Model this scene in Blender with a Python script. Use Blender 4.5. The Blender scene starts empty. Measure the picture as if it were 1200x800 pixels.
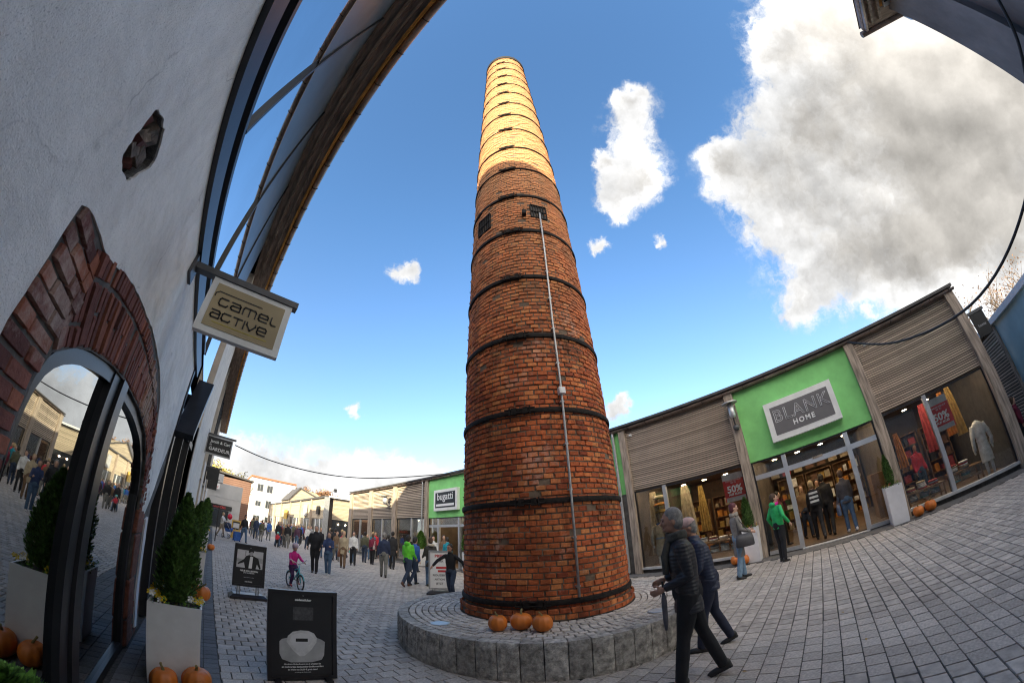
import bpy, bmesh, math, random
import numpy as np
from mathutils import Vector, Matrix
from mathutils.geometry import tessellate_polygon
R = math.radians
PI = math.pi
rnd = random.Random(7)
scene = bpy.context.scene
COL = scene.collection

# ------------------------------------------------------------ camera (wide fisheye lens, tilted up)
cam_d = bpy.data.cameras.new('camera')
cam = bpy.data.objects.new('camera', cam_d)
COL.objects.link(cam)
cam_d.type = 'PANO'
cy = cam_d
cy.panorama_type = 'FISHEYE_LENS_POLYNOMIAL'
cam_d.sensor_fit = 'HORIZONTAL'
cam_d.sensor_width = 36.0
cy.fisheye_fov = R(200)
cy.fisheye_polynomial_k0 = 0.0
cy.fisheye_polynomial_k1 = -0.080325
cy.fisheye_polynomial_k2 = 0.0
cy.fisheye_polynomial_k3 = 2.0627e-5
cy.fisheye_polynomial_k4 = 0.0
cam_d.clip_start = 0.02
cam_d.clip_end = 3000
cam.matrix_world = (Matrix.Translation((0, 0, 1.65)) @ Matrix.Rotation(-0.8017, 4, 'Z')
                    @ Matrix.Rotation(PI/2 + 0.5427, 4, 'X') @ Matrix.Rotation(-0.0496, 4, 'Z'))
scene.camera = cam

# ------------------------------------------------------------ light
SUN_AZ, SUN_EL = 235.0, 20.7        # azimuth clockwise from +Y
sd = bpy.data.lights.new('sun', 'SUN'); sun = bpy.data.objects.new('sun', sd); COL.objects.link(sun)
sd.energy = 5.0; sd.angle = R(0.5); sd.color = (1.0, 0.90, 0.62)
sv = Vector((math.sin(R(SUN_AZ))*math.cos(R(SUN_EL)), math.cos(R(SUN_AZ))*math.cos(R(SUN_EL)), math.sin(R(SUN_EL))))
sun.rotation_euler = sv.to_track_quat('Z', 'Y').to_euler()
sun.location = sv*60
EXPOSURE = 1.45
SKY_STRENGTH = 0.14
scene.view_settings.view_transform = 'Standard'
scene.view_settings.look = 'None'
scene.view_settings.exposure = EXPOSURE
scene.view_settings.gamma = 1
scene.cycles.use_denoising = True
scene.cycles.filter_width = 1.15
scene.cycles.max_bounces = 8
scene.cycles.diffuse_bounces = 5
scene.cycles.caustics_reflective = False
scene.cycles.caustics_refractive = False
scene.cycles.sample_clamp_indirect = 6

CLOUDS = [["b",0.461,-0.484,0.743,0.115],["b",0.537,-0.588,0.604,0.193],["b",0.596,-0.68,0.427,0.177],
["b",0.64,-0.328,0.695,0.101],["b",0.699,-0.149,0.699,0.086],["b",0.777,-0.215,0.591,0.139],["b",0.708,-0.446,0.547,0.21],
["b",0.754,-0.548,0.363,0.168],["b",0.864,-0.251,0.435,0.113],["b",0.899,-0.118,0.422,0.056],["b",0.854,-0.376,0.36,0.094],
["b",0.8,-0.504,0.327,0.082],["b",0.74,-0.61,0.283,0.064],["b",0.503,-0.362,0.785,0.05],["b",0.668,-0.11,0.736,0.039],
["b",0.44,-0.79,0.42,0.28],["b",0.33,-0.75,0.6,0.22],
["m",0.499,0.021,0.867,0.067],["m",0.575,0.104,0.812,0.077],["m",0.623,0.179,0.762,0.051],["m",0.628,0.09,0.773,0.036],
["m",0.533,0.15,0.833,0.021],["m",0.458,-0.01,0.889,0.026],["m",0.274,0.7,0.66,0.028],["m",0.316,0.685,0.657,0.026],
["m",0.652,0.287,0.701,0.021],["m",0.853,0.407,0.326,0.026],["m",0.841,0.441,0.314,0.024],["m",0.732,0.131,0.669,0.018],
["m",0.305,0.896,0.323,0.019],["m",0.777,-0.589,0.223,0.02]]

world = bpy.data.worlds.new('World'); scene.world = world; world.use_nodes = True
wn = world.node_tree; wn.nodes.clear()
def N(nt, t, **kw):
    n = nt.nodes.new(t)
    for k, v in kw.items():
        if k in n.inputs.keys(): n.inputs[k].default_value = v
        else: setattr(n, k, v)
    return n
def math_n(nt, op, a, b=None, c=None, clamp=False):
    n = nt.nodes.new('ShaderNodeMath'); n.operation = op; n.use_clamp = clamp
    for i, v in enumerate((a, b, c)):
        if v is None: continue
        if isinstance(v, (int, float)): n.inputs[i].default_value = v
        else: nt.links.new(v, n.inputs[i])
    return n.outputs[0]
def mixc(nt, f, a, b, mode='MIX'):
    n = nt.nodes.new('ShaderNodeMix'); n.data_type = 'RGBA'; n.blend_type = mode
    for i, v in ((0, f), (6, a), (7, b)):
        if isinstance(v, (int, float)): n.inputs[i].default_value = v
        elif isinstance(v, (tuple, list)): n.inputs[i].default_value = (*v[:3], 1)
        else: nt.links.new(v, n.inputs[i])
    return n.outputs[2]
def build_sky():
    L = wn.links
    sky = N(wn, 'ShaderNodeTexSky'); sky.sky_type = 'NISHITA'; sky.sun_disc = False
    sky.sun_elevation = R(SUN_EL); sky.sun_rotation = R(SUN_AZ)
    sky.air_density = 1.0; sky.dust_density = 0.6; sky.ozone_density = 2.2
    tc = N(wn, 'ShaderNodeTexCoord')
    D0 = tc.outputs['Generated']
    wn1 = N(wn, 'ShaderNodeTexNoise', Scale=13.0, Detail=7.0, Roughness=0.62); L.new(D0, wn1.inputs['Vector'])
    wc = N(wn, 'ShaderNodeVectorMath', operation='SUBTRACT'); L.new(wn1.outputs['Color'], wc.inputs[0]); wc.inputs[1].default_value = (.5, .5, .5)
    ws = N(wn, 'ShaderNodeVectorMath', operation='SCALE'); L.new(wc.outputs[0], ws.inputs[0]); ws.inputs['Scale'].default_value = 0.11
    wa = N(wn, 'ShaderNodeVectorMath', operation='ADD'); L.new(D0, wa.inputs[0]); L.new(ws.outputs[0], wa.inputs[1])
    D = wa.outputs[0]
    # domain warp for ragged cloud edges
    n1 = N(wn, 'ShaderNodeTexNoise', Scale=3.2, Detail=9.0, Roughness=0.6); L.new(D, n1.inputs['Vector'])
    n2 = N(wn, 'ShaderNodeTexNoise', Scale=11.0, Detail=9.0, Roughness=0.62); L.new(D, n2.inputs['Vector'])
    F = None
    for k, x, y, z, s in CLOUDS:
        d = N(wn, 'ShaderNodeVectorMath', operation='DISTANCE'); L.new(D, d.inputs[0]); d.inputs[1].default_value = (x, y, z)
        q = math_n(wn, 'MULTIPLY', d.outputs['Value'], 1/(s*1.10))
        q = math_n(wn, 'MULTIPLY', q, q)
        g = math_n(wn, 'EXPONENT', math_n(wn, 'MULTIPLY', q, -1.0))
        F = g if F is None else math_n(wn, 'ADD', F, g)
    # low cloud bank at the street end, widened round the unseen horizon as added fill
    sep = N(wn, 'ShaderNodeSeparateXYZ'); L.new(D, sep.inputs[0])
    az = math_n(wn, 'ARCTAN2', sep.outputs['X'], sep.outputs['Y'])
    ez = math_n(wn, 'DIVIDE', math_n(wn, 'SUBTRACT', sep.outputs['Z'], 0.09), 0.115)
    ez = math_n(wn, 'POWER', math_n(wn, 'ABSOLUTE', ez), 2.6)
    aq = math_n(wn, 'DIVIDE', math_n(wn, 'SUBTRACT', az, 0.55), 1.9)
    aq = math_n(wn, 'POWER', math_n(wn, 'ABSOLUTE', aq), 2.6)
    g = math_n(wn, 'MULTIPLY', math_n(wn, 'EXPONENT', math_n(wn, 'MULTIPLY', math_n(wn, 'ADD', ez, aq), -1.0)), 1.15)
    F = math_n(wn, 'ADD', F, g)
    # dense unseen clouds added behind the viewer to fill the shade
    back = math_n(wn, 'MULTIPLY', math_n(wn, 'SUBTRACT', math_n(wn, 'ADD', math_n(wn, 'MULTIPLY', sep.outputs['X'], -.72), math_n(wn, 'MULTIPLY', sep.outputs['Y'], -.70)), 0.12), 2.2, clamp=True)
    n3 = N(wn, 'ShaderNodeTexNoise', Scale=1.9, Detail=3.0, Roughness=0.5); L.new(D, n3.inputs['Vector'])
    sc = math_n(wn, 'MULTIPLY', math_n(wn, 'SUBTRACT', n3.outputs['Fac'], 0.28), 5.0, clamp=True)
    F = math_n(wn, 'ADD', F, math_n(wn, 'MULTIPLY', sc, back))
    n4 = N(wn, 'ShaderNodeTexNoise', Scale=34.0, Detail=8.0, Roughness=0.65); L.new(D, n4.inputs['Vector'])
    nz = math_n(wn, 'ADD', math_n(wn, 'MULTIPLY', math_n(wn, 'SUBTRACT', n1.outputs['Fac'], 0.5), 1.5),
                math_n(wn, 'MULTIPLY', math_n(wn, 'SUBTRACT', n2.outputs['Fac'], 0.5), 2.3))
    nz = math_n(wn, 'ADD', nz, math_n(wn, 'MULTIPLY', math_n(wn, 'SUBTRACT', n4.outputs['Fac'], 0.5), 1.2))
    Fc = math_n(wn, 'MINIMUM', F, 1.25)
    nf = math_n(wn, 'MULTIPLY', nz, math_n(wn, 'MULTIPLY', Fc, 1.9, clamp=True))
    T = math_n(wn, 'ADD', Fc, math_n(wn, 'MULTIPLY', nf, 0.75))
    mr = N(wn, 'ShaderNodeMapRange', interpolation_type='SMOOTHSTEP'); L.new(T, mr.inputs[0])
    mr.inputs[1].default_value = 0.20; mr.inputs[2].default_value = 0.92
    dens = mr.outputs[0]
    # thick cores grey, edges white
    core = N(wn, 'ShaderNodeMapRange', interpolation_type='SMOOTHSTEP'); L.new(math_n(wn, 'ADD', F, math_n(wn, 'MULTIPLY', nz, 0.55)), core.inputs[0])
    core.inputs[1].default_value = 0.85; core.inputs[2].default_value = 2.3
    c1 = mixc(wn, core.outputs[0], (1.06, 1.06, 1.06), (0.63, 0.60, 0.555))
    streak = N(wn, 'ShaderNodeMapRange'); L.new(n1.outputs['Fac'], streak.inputs[0])
    streak.inputs[1].default_value = 0.35; streak.inputs[2].default_value = 0.7; streak.inputs[3].default_value = 0.74; streak.inputs[4].default_value = 1.22
    c2 = N(wn, 'ShaderNodeVectorMath', operation='SCALE'); L.new(c1, c2.inputs[0]); L.new(streak.outputs[0], c2.inputs['Scale'])
    # relief: billows are lighter on the side that faces the sun
    off = N(wn, 'ShaderNodeVectorMath', operation='ADD'); L.new(D0, off.inputs[0]); off.inputs[1].default_value = tuple(sv*0.045)
    ra = N(wn, 'ShaderNodeTexNoise', Scale=6.5, Detail=7.0, Roughness=0.58); L.new(D0, ra.inputs['Vector'])
    rb_ = N(wn, 'ShaderNodeTexNoise', Scale=6.5, Detail=7.0, Roughness=0.58); L.new(off.outputs[0], rb_.inputs['Vector'])
    rel = math_n(wn, 'MULTIPLY_ADD', math_n(wn, 'SUBTRACT', ra.outputs['Fac'], rb_.outputs['Fac']), 1.15, 1.0)
    c2b = N(wn, 'ShaderNodeVectorMath', operation='SCALE'); L.new(c2.outputs[0], c2b.inputs[0]); L.new(rel, c2b.inputs['Scale']); c2 = c2b
    # cloud colours are written as display values; undo strength and exposure
    c3 = N(wn, 'ShaderNodeVectorMath', operation='SCALE'); L.new(c2.outputs[0], c3.inputs[0]); c3.inputs['Scale'].default_value = 1.0/(SKY_STRENGTH*2**EXPOSURE)
    hs = N(wn, 'ShaderNodeHueSaturation', Saturation=1.0, Value=1.0); L.new(sky.outputs[0], hs.inputs['Color'])
    air = mixc(wn, 1.0, hs.outputs[0], (0.64, 0.86, .98), 'MULTIPLY')
    hz = N(wn, 'ShaderNodeMapRange'); L.new(sep.outputs['Z'], hz.inputs[0]); hz.inputs[1].default_value = .75; hz.inputs[2].default_value = .12
    air = mixc(wn, hz.outputs[0], air, mixc(wn, 1.0, air, (1.22, .93, .88), 'MULTIPLY'))
    # warm forward-scatter boost towards the sun, added as fill, mostly on unseen clouds
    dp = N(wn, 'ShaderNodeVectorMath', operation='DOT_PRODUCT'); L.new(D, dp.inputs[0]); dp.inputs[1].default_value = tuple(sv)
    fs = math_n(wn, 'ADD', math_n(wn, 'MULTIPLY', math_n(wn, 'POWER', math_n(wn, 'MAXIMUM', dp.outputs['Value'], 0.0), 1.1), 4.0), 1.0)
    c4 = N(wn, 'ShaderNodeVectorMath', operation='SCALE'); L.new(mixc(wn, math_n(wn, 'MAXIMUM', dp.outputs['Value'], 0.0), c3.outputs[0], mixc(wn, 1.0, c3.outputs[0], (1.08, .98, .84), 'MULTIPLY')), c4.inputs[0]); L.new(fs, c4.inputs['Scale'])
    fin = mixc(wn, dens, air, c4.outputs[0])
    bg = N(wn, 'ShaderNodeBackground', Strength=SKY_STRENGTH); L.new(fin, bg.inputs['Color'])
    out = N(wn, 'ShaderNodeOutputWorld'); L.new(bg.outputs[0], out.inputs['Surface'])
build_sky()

# ------------------------------------------------------------ helpers
def tag(o, label=None, cat=None, group=None, kind=None):
    if label: o['label'] = label
    if cat: o['category'] = cat
    if group: o['group'] = group
    if kind: o['kind'] = kind
    return o
def empty(name, label=None, cat=None, loc=(0, 0, 0), rz=0, group=None):
    o = bpy.data.objects.new(name, None); COL.objects.link(o)
    o.location = loc; o.rotation_euler = (0, 0, rz); o.empty_display_size = 0.1
    o['_m'] = 0
    del o['_m']
    return tag(o, label, cat, group)
def wmat(o):
    m = Matrix.Translation(o.location) @ o.rotation_euler.to_matrix().to_4x4()
    if o.parent: m = wmat(o.parent) @ (o.matrix_parent_inverse @ m)
    return m
class MB:
    def __init__(s): s.v = []; s.f = []; s.m = []; s.cur = 0
    def add(s, vs, fs, M=None):
        b = len(s.v)
        if M is not None: vs = [M @ Vector(v) for v in vs]
        s.v += [tuple(v) for v in vs]; s.f += [tuple(b+i for i in f) for f in fs]; s.m += [s.cur]*len(fs)
        return s
    def box(s, x0, x1, y0, y1, z0, z1, M=None):
        vs = [(x, y, z) for x in (x0, x1) for y in (y0, y1) for z in (z0, z1)]
        return s.add(vs, [(0,1,3,2), (4,6,7,5), (0,4,5,1), (2,3,7,6), (0,2,6,4), (1,5,7,3)], M)
    def cbox(s, c, d, M=None):
        return s.box(c[0]-d[0]/2, c[0]+d[0]/2, c[1]-d[1]/2, c[1]+d[1]/2, c[2]-d[2]/2, c[2]+d[2]/2, M)
    def tube(s, pts, rad, n=8, cap=True, flat=None):
        pts = [Vector(p) for p in pts]; m = len(pts)
        if not isinstance(rad, (list, tuple)): rad = [rad]*m
        vs = []; up = None
        for i, p in enumerate(pts):
            t = (pts[min(i+1, m-1)] - pts[max(i-1, 0)]).normalized()
            if up is None: up = t.orthogonal().normalized()
            up = (up - t*up.dot(t)).normalized(); w = t.cross(up)
            for k in range(n):
                a = 2*PI*k/n; vs.append(p + (up*math.cos(a) + w*math.sin(a))*rad[i])
        fs = [(i*n+k, i*n+(k+1) % n, (i+1)*n+(k+1) % n, (i+1)*n+k) for i in range(m-1) for k in range(n)]
        if cap: fs += [tuple(range(n-1, -1, -1)), tuple((m-1)*n+k for k in range(n))]
        return s.add(vs, fs)
    def rings(s, rs, n=14, M=None):      # rs: (cx, cy, z, rx, ry)
        vs = []; m = len(rs)
        for cx, cy_, z, rx, ry in rs:
            for k in range(n):
                a = 2*PI*k/n; vs.append((cx+rx*math.cos(a), cy_+ry*math.sin(a), z))
        fs = [(i*n+k, i*n+(k+1) % n, (i+1)*n+(k+1) % n, (i+1)*n+k) for i in range(m-1) for k in range(n)]
        fs += [tuple(range(n-1, -1, -1)), tuple((m-1)*n+k for k in range(n))]
        return s.add(vs, fs, M)
    def ell(s, c, r, nu=12, nv=8, M=None):
        rs = [(c[0], c[1], c[2]-r[2]*math.cos(PI*(j+.02)/(nv+.04)), r[0]*max(.02, math.sin(PI*(j+.02)/(nv+.04))), r[1]*max(.02, math.sin(PI*(j+.02)/(nv+.04)))) for j in range(nv+1)]
        return s.rings(rs, nu, M)
    def lathe(s, prof, c=(0, 0), n=24, M=None):
        vs = []; m = len(prof)
        for r, z in prof:
            for k in range(n):
                a = 2*PI*k/n; vs.append((c[0]+r*math.cos(a), c[1]+r*math.sin(a), z))
        return s.add(vs, [(i*n+k, i*n+(k+1) % n, (i+1)*n+(k+1) % n, (i+1)*n+k) for i in range(m-1) for k in range(n)], M)
    def poly_yz(s, outline, holes, x0, x1):   # slab with holes in a plane of constant X; front face at x1
        loops = [outline]+holes
        flat = [p for l in loops for p in l]
        tris = tessellate_polygon([[Vector((p[0], p[1], 0)) for p in l] for l in loops])
        nn = len(flat)
        vs = [(x1, p[0], p[1]) for p in flat] + [(x0, p[0], p[1]) for p in flat]
        fs = []
        for t in tris:
            a, b, c = (Vector(flat[i]) for i in t)
            if (b-a).cross(c-a) < 0: t = (t[0], t[2], t[1])
            fs.append(tuple(t)); fs.append(tuple(i+nn for i in reversed(t)))
        o = 0
        for l in loops:
            for i in range(len(l)):
                j = (i+1) % len(l); fs.append((o+i, o+j, o+j+nn, o+i+nn))
            o += len(l)
        return s.add(vs, fs)
    def build(s, name, mat, parent=None, world=False, smooth=False, kind=None, fix=False):
        me = bpy.data.meshes.new(name)
        me.from_pydata(s.v, [], s.f)
        if isinstance(mat, (list, tuple)):
            for q in mat: me.materials.append(q)
            me.polygons.foreach_set('material_index', s.m)
        else: me.materials.append(mat)
        if smooth: me.polygons.foreach_set('use_smooth', [True]*len(s.f))
        if fix:
            bm = bmesh.new(); bm.from_mesh(me); bmesh.ops.recalc_face_normals(bm, faces=bm.faces); bm.to_mesh(me); bm.free()
        me.update()
        o = bpy.data.objects.new(name, me); COL.objects.link(o)
        if parent is not None:
            o.parent = parent
            if world: o.matrix_parent_inverse = wmat(parent).inverted()
        if kind: o['kind'] = kind
        return o
def inst(me, name, parent, loc, scale=(1, 1, 1), rot=None, world=True, pinv=None):
    o = bpy.data.objects.new(name, me); COL.objects.link(o)
    o.location = loc; o.scale = scale
    if rot is not None: o.rotation_euler = rot
    if parent is not None:
        o.parent = parent
        if world: o.matrix_parent_inverse = pinv if pinv is not None else wmat(parent).inverted()
    return o

# ------------------------------------------------------------ materials
def lin(c): return tuple(((x/255)/12.92 if x/255 <= .04045 else ((x/255+.055)/1.055)**2.4) for x in c)
def mat(name, col, rough=.7, var=.12, scale=6, bump=.15, bscale=60, metal=0, ior=1.5, col2=None, island=0, stretch=None, emit=0, coords='Object', detail=6, dist=.01, spec=.5):
    m = bpy.data.materials.new(name); m.use_nodes = True; nt = m.node_tree; b = nt.nodes['Principled BSDF']
    b.inputs['Roughness'].default_value = rough; b.inputs['Metallic'].default_value = metal; b.inputs['IOR'].default_value = ior
    b.inputs['Specular IOR Level'].default_value = spec
    tc = N(nt, 'ShaderNodeTexCoord'); vec = tc.outputs[coords]
    if coords == 'World':
        pass
    if stretch:
        mp = N(nt, 'ShaderNodeMapping'); mp.inputs['Scale'].default_value = stretch; nt.links.new(vec, mp.inputs[0]); vec = mp.outputs[0]
    n = N(nt, 'ShaderNodeTexNoise', Scale=scale, Detail=detail, Roughness=.6); nt.links.new(vec, n.inputs['Vector'])
    c2 = col2 if col2 else tuple(x*(1-2*var) for x in col)
    c1 = col if col2 else tuple(min(1, x*(1+2*var)) for x in col)
    mr = N(nt, 'ShaderNodeMapRange'); mr.inputs[1].default_value = .3; mr.inputs[2].default_value = .7; nt.links.new(n.outputs['Fac'], mr.inputs[0])
    c = mixc(nt, mr.outputs[0], c1, c2)
    if island:
        g = N(nt, 'ShaderNodeNewGeometry'); oi = N(nt, 'ShaderNodeObjectInfo')
        r = math_n(nt, 'FRACT', math_n(nt, 'ADD', g.outputs['Random Per Island'], oi.outputs['Random']))
        k = math_n(nt, 'ADD', math_n(nt, 'MULTIPLY', r, 2*island), 1-island)
        vm = N(nt, 'ShaderNodeVectorMath', operation='SCALE'); nt.links.new(c, vm.inputs[0]); nt.links.new(k, vm.inputs['Scale']); c = vm.outputs[0]
    nt.links.new(c, b.inputs['Base Color'])
    if bump:
        n2 = N(nt, 'ShaderNodeTexNoise', Scale=bscale, Detail=5, Roughness=.6); nt.links.new(vec, n2.inputs['Vector'])
        bp = N(nt, 'ShaderNodeBump', Strength=bump, Distance=dist); nt.links.new(n2.outputs['Fac'], bp.inputs['Height']); nt.links.new(bp.outputs[0], b.inputs['Normal'])
    if emit:
        b.inputs['Emission Color'].default_value = (*col, 1); b.inputs['Emission Strength'].default_value = emit
    return m
def brick_mat(name, dark, mid, light, patch=None, soot=0):
    m = bpy.data.materials.new(name); m.use_nodes = True; nt = m.node_tree; b = nt.nodes['Principled BSDF']; L = nt.links
    g = N(nt, 'ShaderNodeNewGeometry'); oi = N(nt, 'ShaderNodeObjectInfo')
    r = math_n(nt, 'FRACT', math_n(nt, 'ADD', g.outputs['Random Per Island'], oi.outputs['Random']))
    cr = N(nt, 'ShaderNodeValToRGB'); L.new(r, cr.inputs[0]); e = cr.color_ramp.elements
    e[0].position = 0; e[0].color = (*dark, 1); e[1].position = 1; e[1].color = (*light, 1)
    q = e.new(.18); q.color = (*[(a*.4+c*.6) for a, c in zip(dark, mid)], 1); q = e.new(.7); q.color = (*mid, 1)
    pos = g.outputs['Position']
    n = N(nt, 'ShaderNodeTexNoise', Scale=26, Detail=6, Roughness=.65); L.new(pos, n.inputs['Vector'])
    mr = N(nt, 'ShaderNodeMapRange'); mr.inputs[1].default_value = .3; mr.inputs[2].default_value = .72; mr.inputs[3].default_value = .78; mr.inputs[4].default_value = 1.22; L.new(n.outputs['Fac'], mr.inputs[0])
    vm = N(nt, 'ShaderNodeVectorMath', operation='SCALE'); L.new(cr.outputs[0], vm.inputs[0]); L.new(mr.outputs[0], vm.inputs['Scale']); c = vm.outputs[0]
    n3 = N(nt, 'ShaderNodeTexNoise', Scale=1.1, Detail=5, Roughness=.65); L.new(pos, n3.inputs['Vector'])
    mr3 = N(nt, 'ShaderNodeMapRange'); mr3.inputs[1].default_value = .38; mr3.inputs[2].default_value = .66; mr3.inputs[3].default_value = 1.12; mr3.inputs[4].default_value = .62; L.new(n3.outputs['Fac'], mr3.inputs[0])
    vm2 = N(nt, 'ShaderNodeVectorMath', operation='SCALE'); L.new(c, vm2.inputs[0]); L.new(mr3.outputs[0], vm2.inputs['Scale']); c = vm2.outputs[0]
    if soot:     # weather streaks down the shaft
        mp = N(nt, 'ShaderNodeMapping'); mp.inputs['Scale'].default_value = (5, 5, .35); L.new(pos, mp.inputs[0])
        n4 = N(nt, 'ShaderNodeTexNoise', Scale=1.3, Detail=5, Roughness=.7); L.new(mp.outputs[0], n4.inputs['Vector'])
        m4 = N(nt, 'ShaderNodeMapRange'); m4.inputs[1].default_value = .48; m4.inputs[2].default_value = .72; m4.inputs[4].default_value = soot; L.new(n4.outputs['Fac'], m4.inputs[0])
        c = mixc(nt, m4.outputs[0], c, (.035, .022, .016))
    if patch:    # lime bloom left by old mortar
        n5 = N(nt, 'ShaderNodeTexNoise', Scale=9, Detail=8, Roughness=.75); L.new(pos, n5.inputs['Vector'])
        n6 = N(nt, 'ShaderNodeTexNoise', Scale=.9, Detail=2); L.new(pos, n6.inputs['Vector'])
        k = math_n(nt, 'ADD', math_n(nt, 'MULTIPLY', n6.outputs['Fac'], .75), math_n(nt, 'MULTIPLY', n5.outputs['Fac'], .6))
        for (px, py, pz, pr) in patch:
            d = N(nt, 'ShaderNodeVectorMath', operation='DISTANCE'); L.new(pos, d.inputs[0]); d.inputs[1].default_value = (px, py, pz)
            k = math_n(nt, 'ADD', k, math_n(nt, 'MULTIPLY', math_n(nt, 'SUBTRACT', 1.0, math_n(nt, 'DIVIDE', d.outputs['Value'], pr), clamp=True), .16))
        m5 = N(nt, 'ShaderNodeMapRange'); m5.inputs[1].default_value = .80; m5.inputs[2].default_value = .95; m5.inputs[4].default_value = .6; L.new(k, m5.inputs[0])
        c = mixc(nt, m5.outputs[0], c, (.55, .44, .36))
    if soot:     # rust and soot runs below the iron bands
        s2 = N(nt, 'ShaderNodeSeparateXYZ'); L.new(pos, s2.inputs[0])
        tt = math_n(nt, 'FRACT', math_n(nt, 'DIVIDE', math_n(nt, 'SUBTRACT', s2.outputs['Z'], .69), 1.352))
        rr = N(nt, 'ShaderNodeMapRange'); rr.inputs[1].default_value = .62; rr.inputs[2].default_value = 1.0; L.new(tt, rr.inputs[0])
        rn = N(nt, 'ShaderNodeMapRange'); rn.inputs[1].default_value = .42; rn.inputs[2].default_value = .66; L.new(n4.outputs['Fac'], rn.inputs[0])
        c = mixc(nt, math_n(nt, 'MULTIPLY', math_n(nt, 'MULTIPLY', rr.outputs[0], rn.outputs[0]), .75), c, (.06, .03, .02))
    if soot:     # brick colour shifts towards ochre with height
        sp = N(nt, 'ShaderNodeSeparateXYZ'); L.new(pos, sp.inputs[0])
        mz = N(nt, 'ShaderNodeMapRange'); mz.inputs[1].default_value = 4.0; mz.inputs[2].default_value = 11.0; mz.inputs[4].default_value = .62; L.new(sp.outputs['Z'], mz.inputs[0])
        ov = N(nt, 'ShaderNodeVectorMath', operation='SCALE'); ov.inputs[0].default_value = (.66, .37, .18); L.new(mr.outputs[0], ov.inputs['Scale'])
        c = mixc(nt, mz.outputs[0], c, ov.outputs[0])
    L.new(c, b.inputs['Base Color']); b.inputs['Roughness'].default_value = .85; b.inputs['Specular IOR Level'].default_value = .25
    n2 = N(nt, 'ShaderNodeTexNoise', Scale=45, Detail=6, Roughness=.7); L.new(pos, n2.inputs['Vector'])
    bp = N(nt, 'ShaderNodeBump', Strength=.7, Distance=.012); L.new(n2.outputs['Fac'], bp.inputs['Height']); L.new(bp.outputs[0], b.inputs['Normal'])
    return m
def glass_mat(name, refl=.1, tint=(.75, .8, .8), gain=1.0):
    m = bpy.data.materials.new(name); m.use_nodes = True; nt = m.node_tree; nt.nodes.clear(); L = nt.links
    fr = N(nt, 'ShaderNodeFresnel', IOR=1.5)
    f = math_n(nt, 'ADD', math_n(nt, 'MULTIPLY', fr.outputs[0], gain), refl, clamp=True)
    gl = N(nt, 'ShaderNodeBsdfGlossy', Roughness=.015); gl.inputs['Color'].default_value = (.9, .93, .93, 1)
    tr = N(nt, 'ShaderNodeBsdfTransparent'); tr.inputs['Color'].default_value = (*tint, 1)
    mx = N(nt, 'ShaderNodeMixShader'); L.new(f, mx.inputs[0]); L.new(tr.outputs[0], mx.inputs[1]); L.new(gl.outputs[0], mx.inputs[2])
    n = N(nt, 'ShaderNodeTexNoise', Scale=.7, Detail=2); tc = N(nt, 'ShaderNodeTexCoord'); L.new(tc.outputs['Object'], n.inputs['Vector'])
    bp = N(nt, 'ShaderNodeBump', Strength=.05, Distance=.05); L.new(n.outputs['Fac'], bp.inputs['Height']); L.new(bp.outputs[0], gl.inputs['Normal'])
    o = N(nt, 'ShaderNodeOutputMaterial'); L.new(mx.outputs[0], o.inputs[0])
    return m
def emis(name, col, s):
    m = bpy.data.materials.new(name); m.use_nodes = True; nt = m.node_tree; nt.nodes.clear()
    e = N(nt, 'ShaderNodeEmission', Strength=s); e.inputs[0].default_value = (*col, 1)
    o = N(nt, 'ShaderNodeOutputMaterial'); nt.links.new(e.outputs[0], o.inputs[0]); return m
M = {}
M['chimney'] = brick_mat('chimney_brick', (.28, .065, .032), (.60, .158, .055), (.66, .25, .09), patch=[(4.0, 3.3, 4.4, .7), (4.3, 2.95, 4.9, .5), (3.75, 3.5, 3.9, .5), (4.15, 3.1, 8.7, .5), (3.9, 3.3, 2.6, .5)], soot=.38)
M['mortar'] = mat('lime_mortar', (.15, .11, .08), .95, .2, 5, .6, 60)
M['oldbrick'] = brick_mat('old_dark_brick', (.10, .04, .035), (.22, .082, .062), (.36, .13, .075), patch=[(-.8, 3.6, 2.5, 1.4), (-.8, 1.3, 2.2, .5)])
M['oldmortar'] = mat('dark_mortar', (.11, .10, .09), .95, .25, 8, .8, 50)
M['iron'] = mat('black_iron', (.016, .013, .012), .8, .3, 20, .5, 80, spec=.25)
M['zinc'] = mat('zinc', (.42, .42, .42), .45, .1, 8, .1, 60, metal=.5)
M['plaster'] = None
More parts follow.
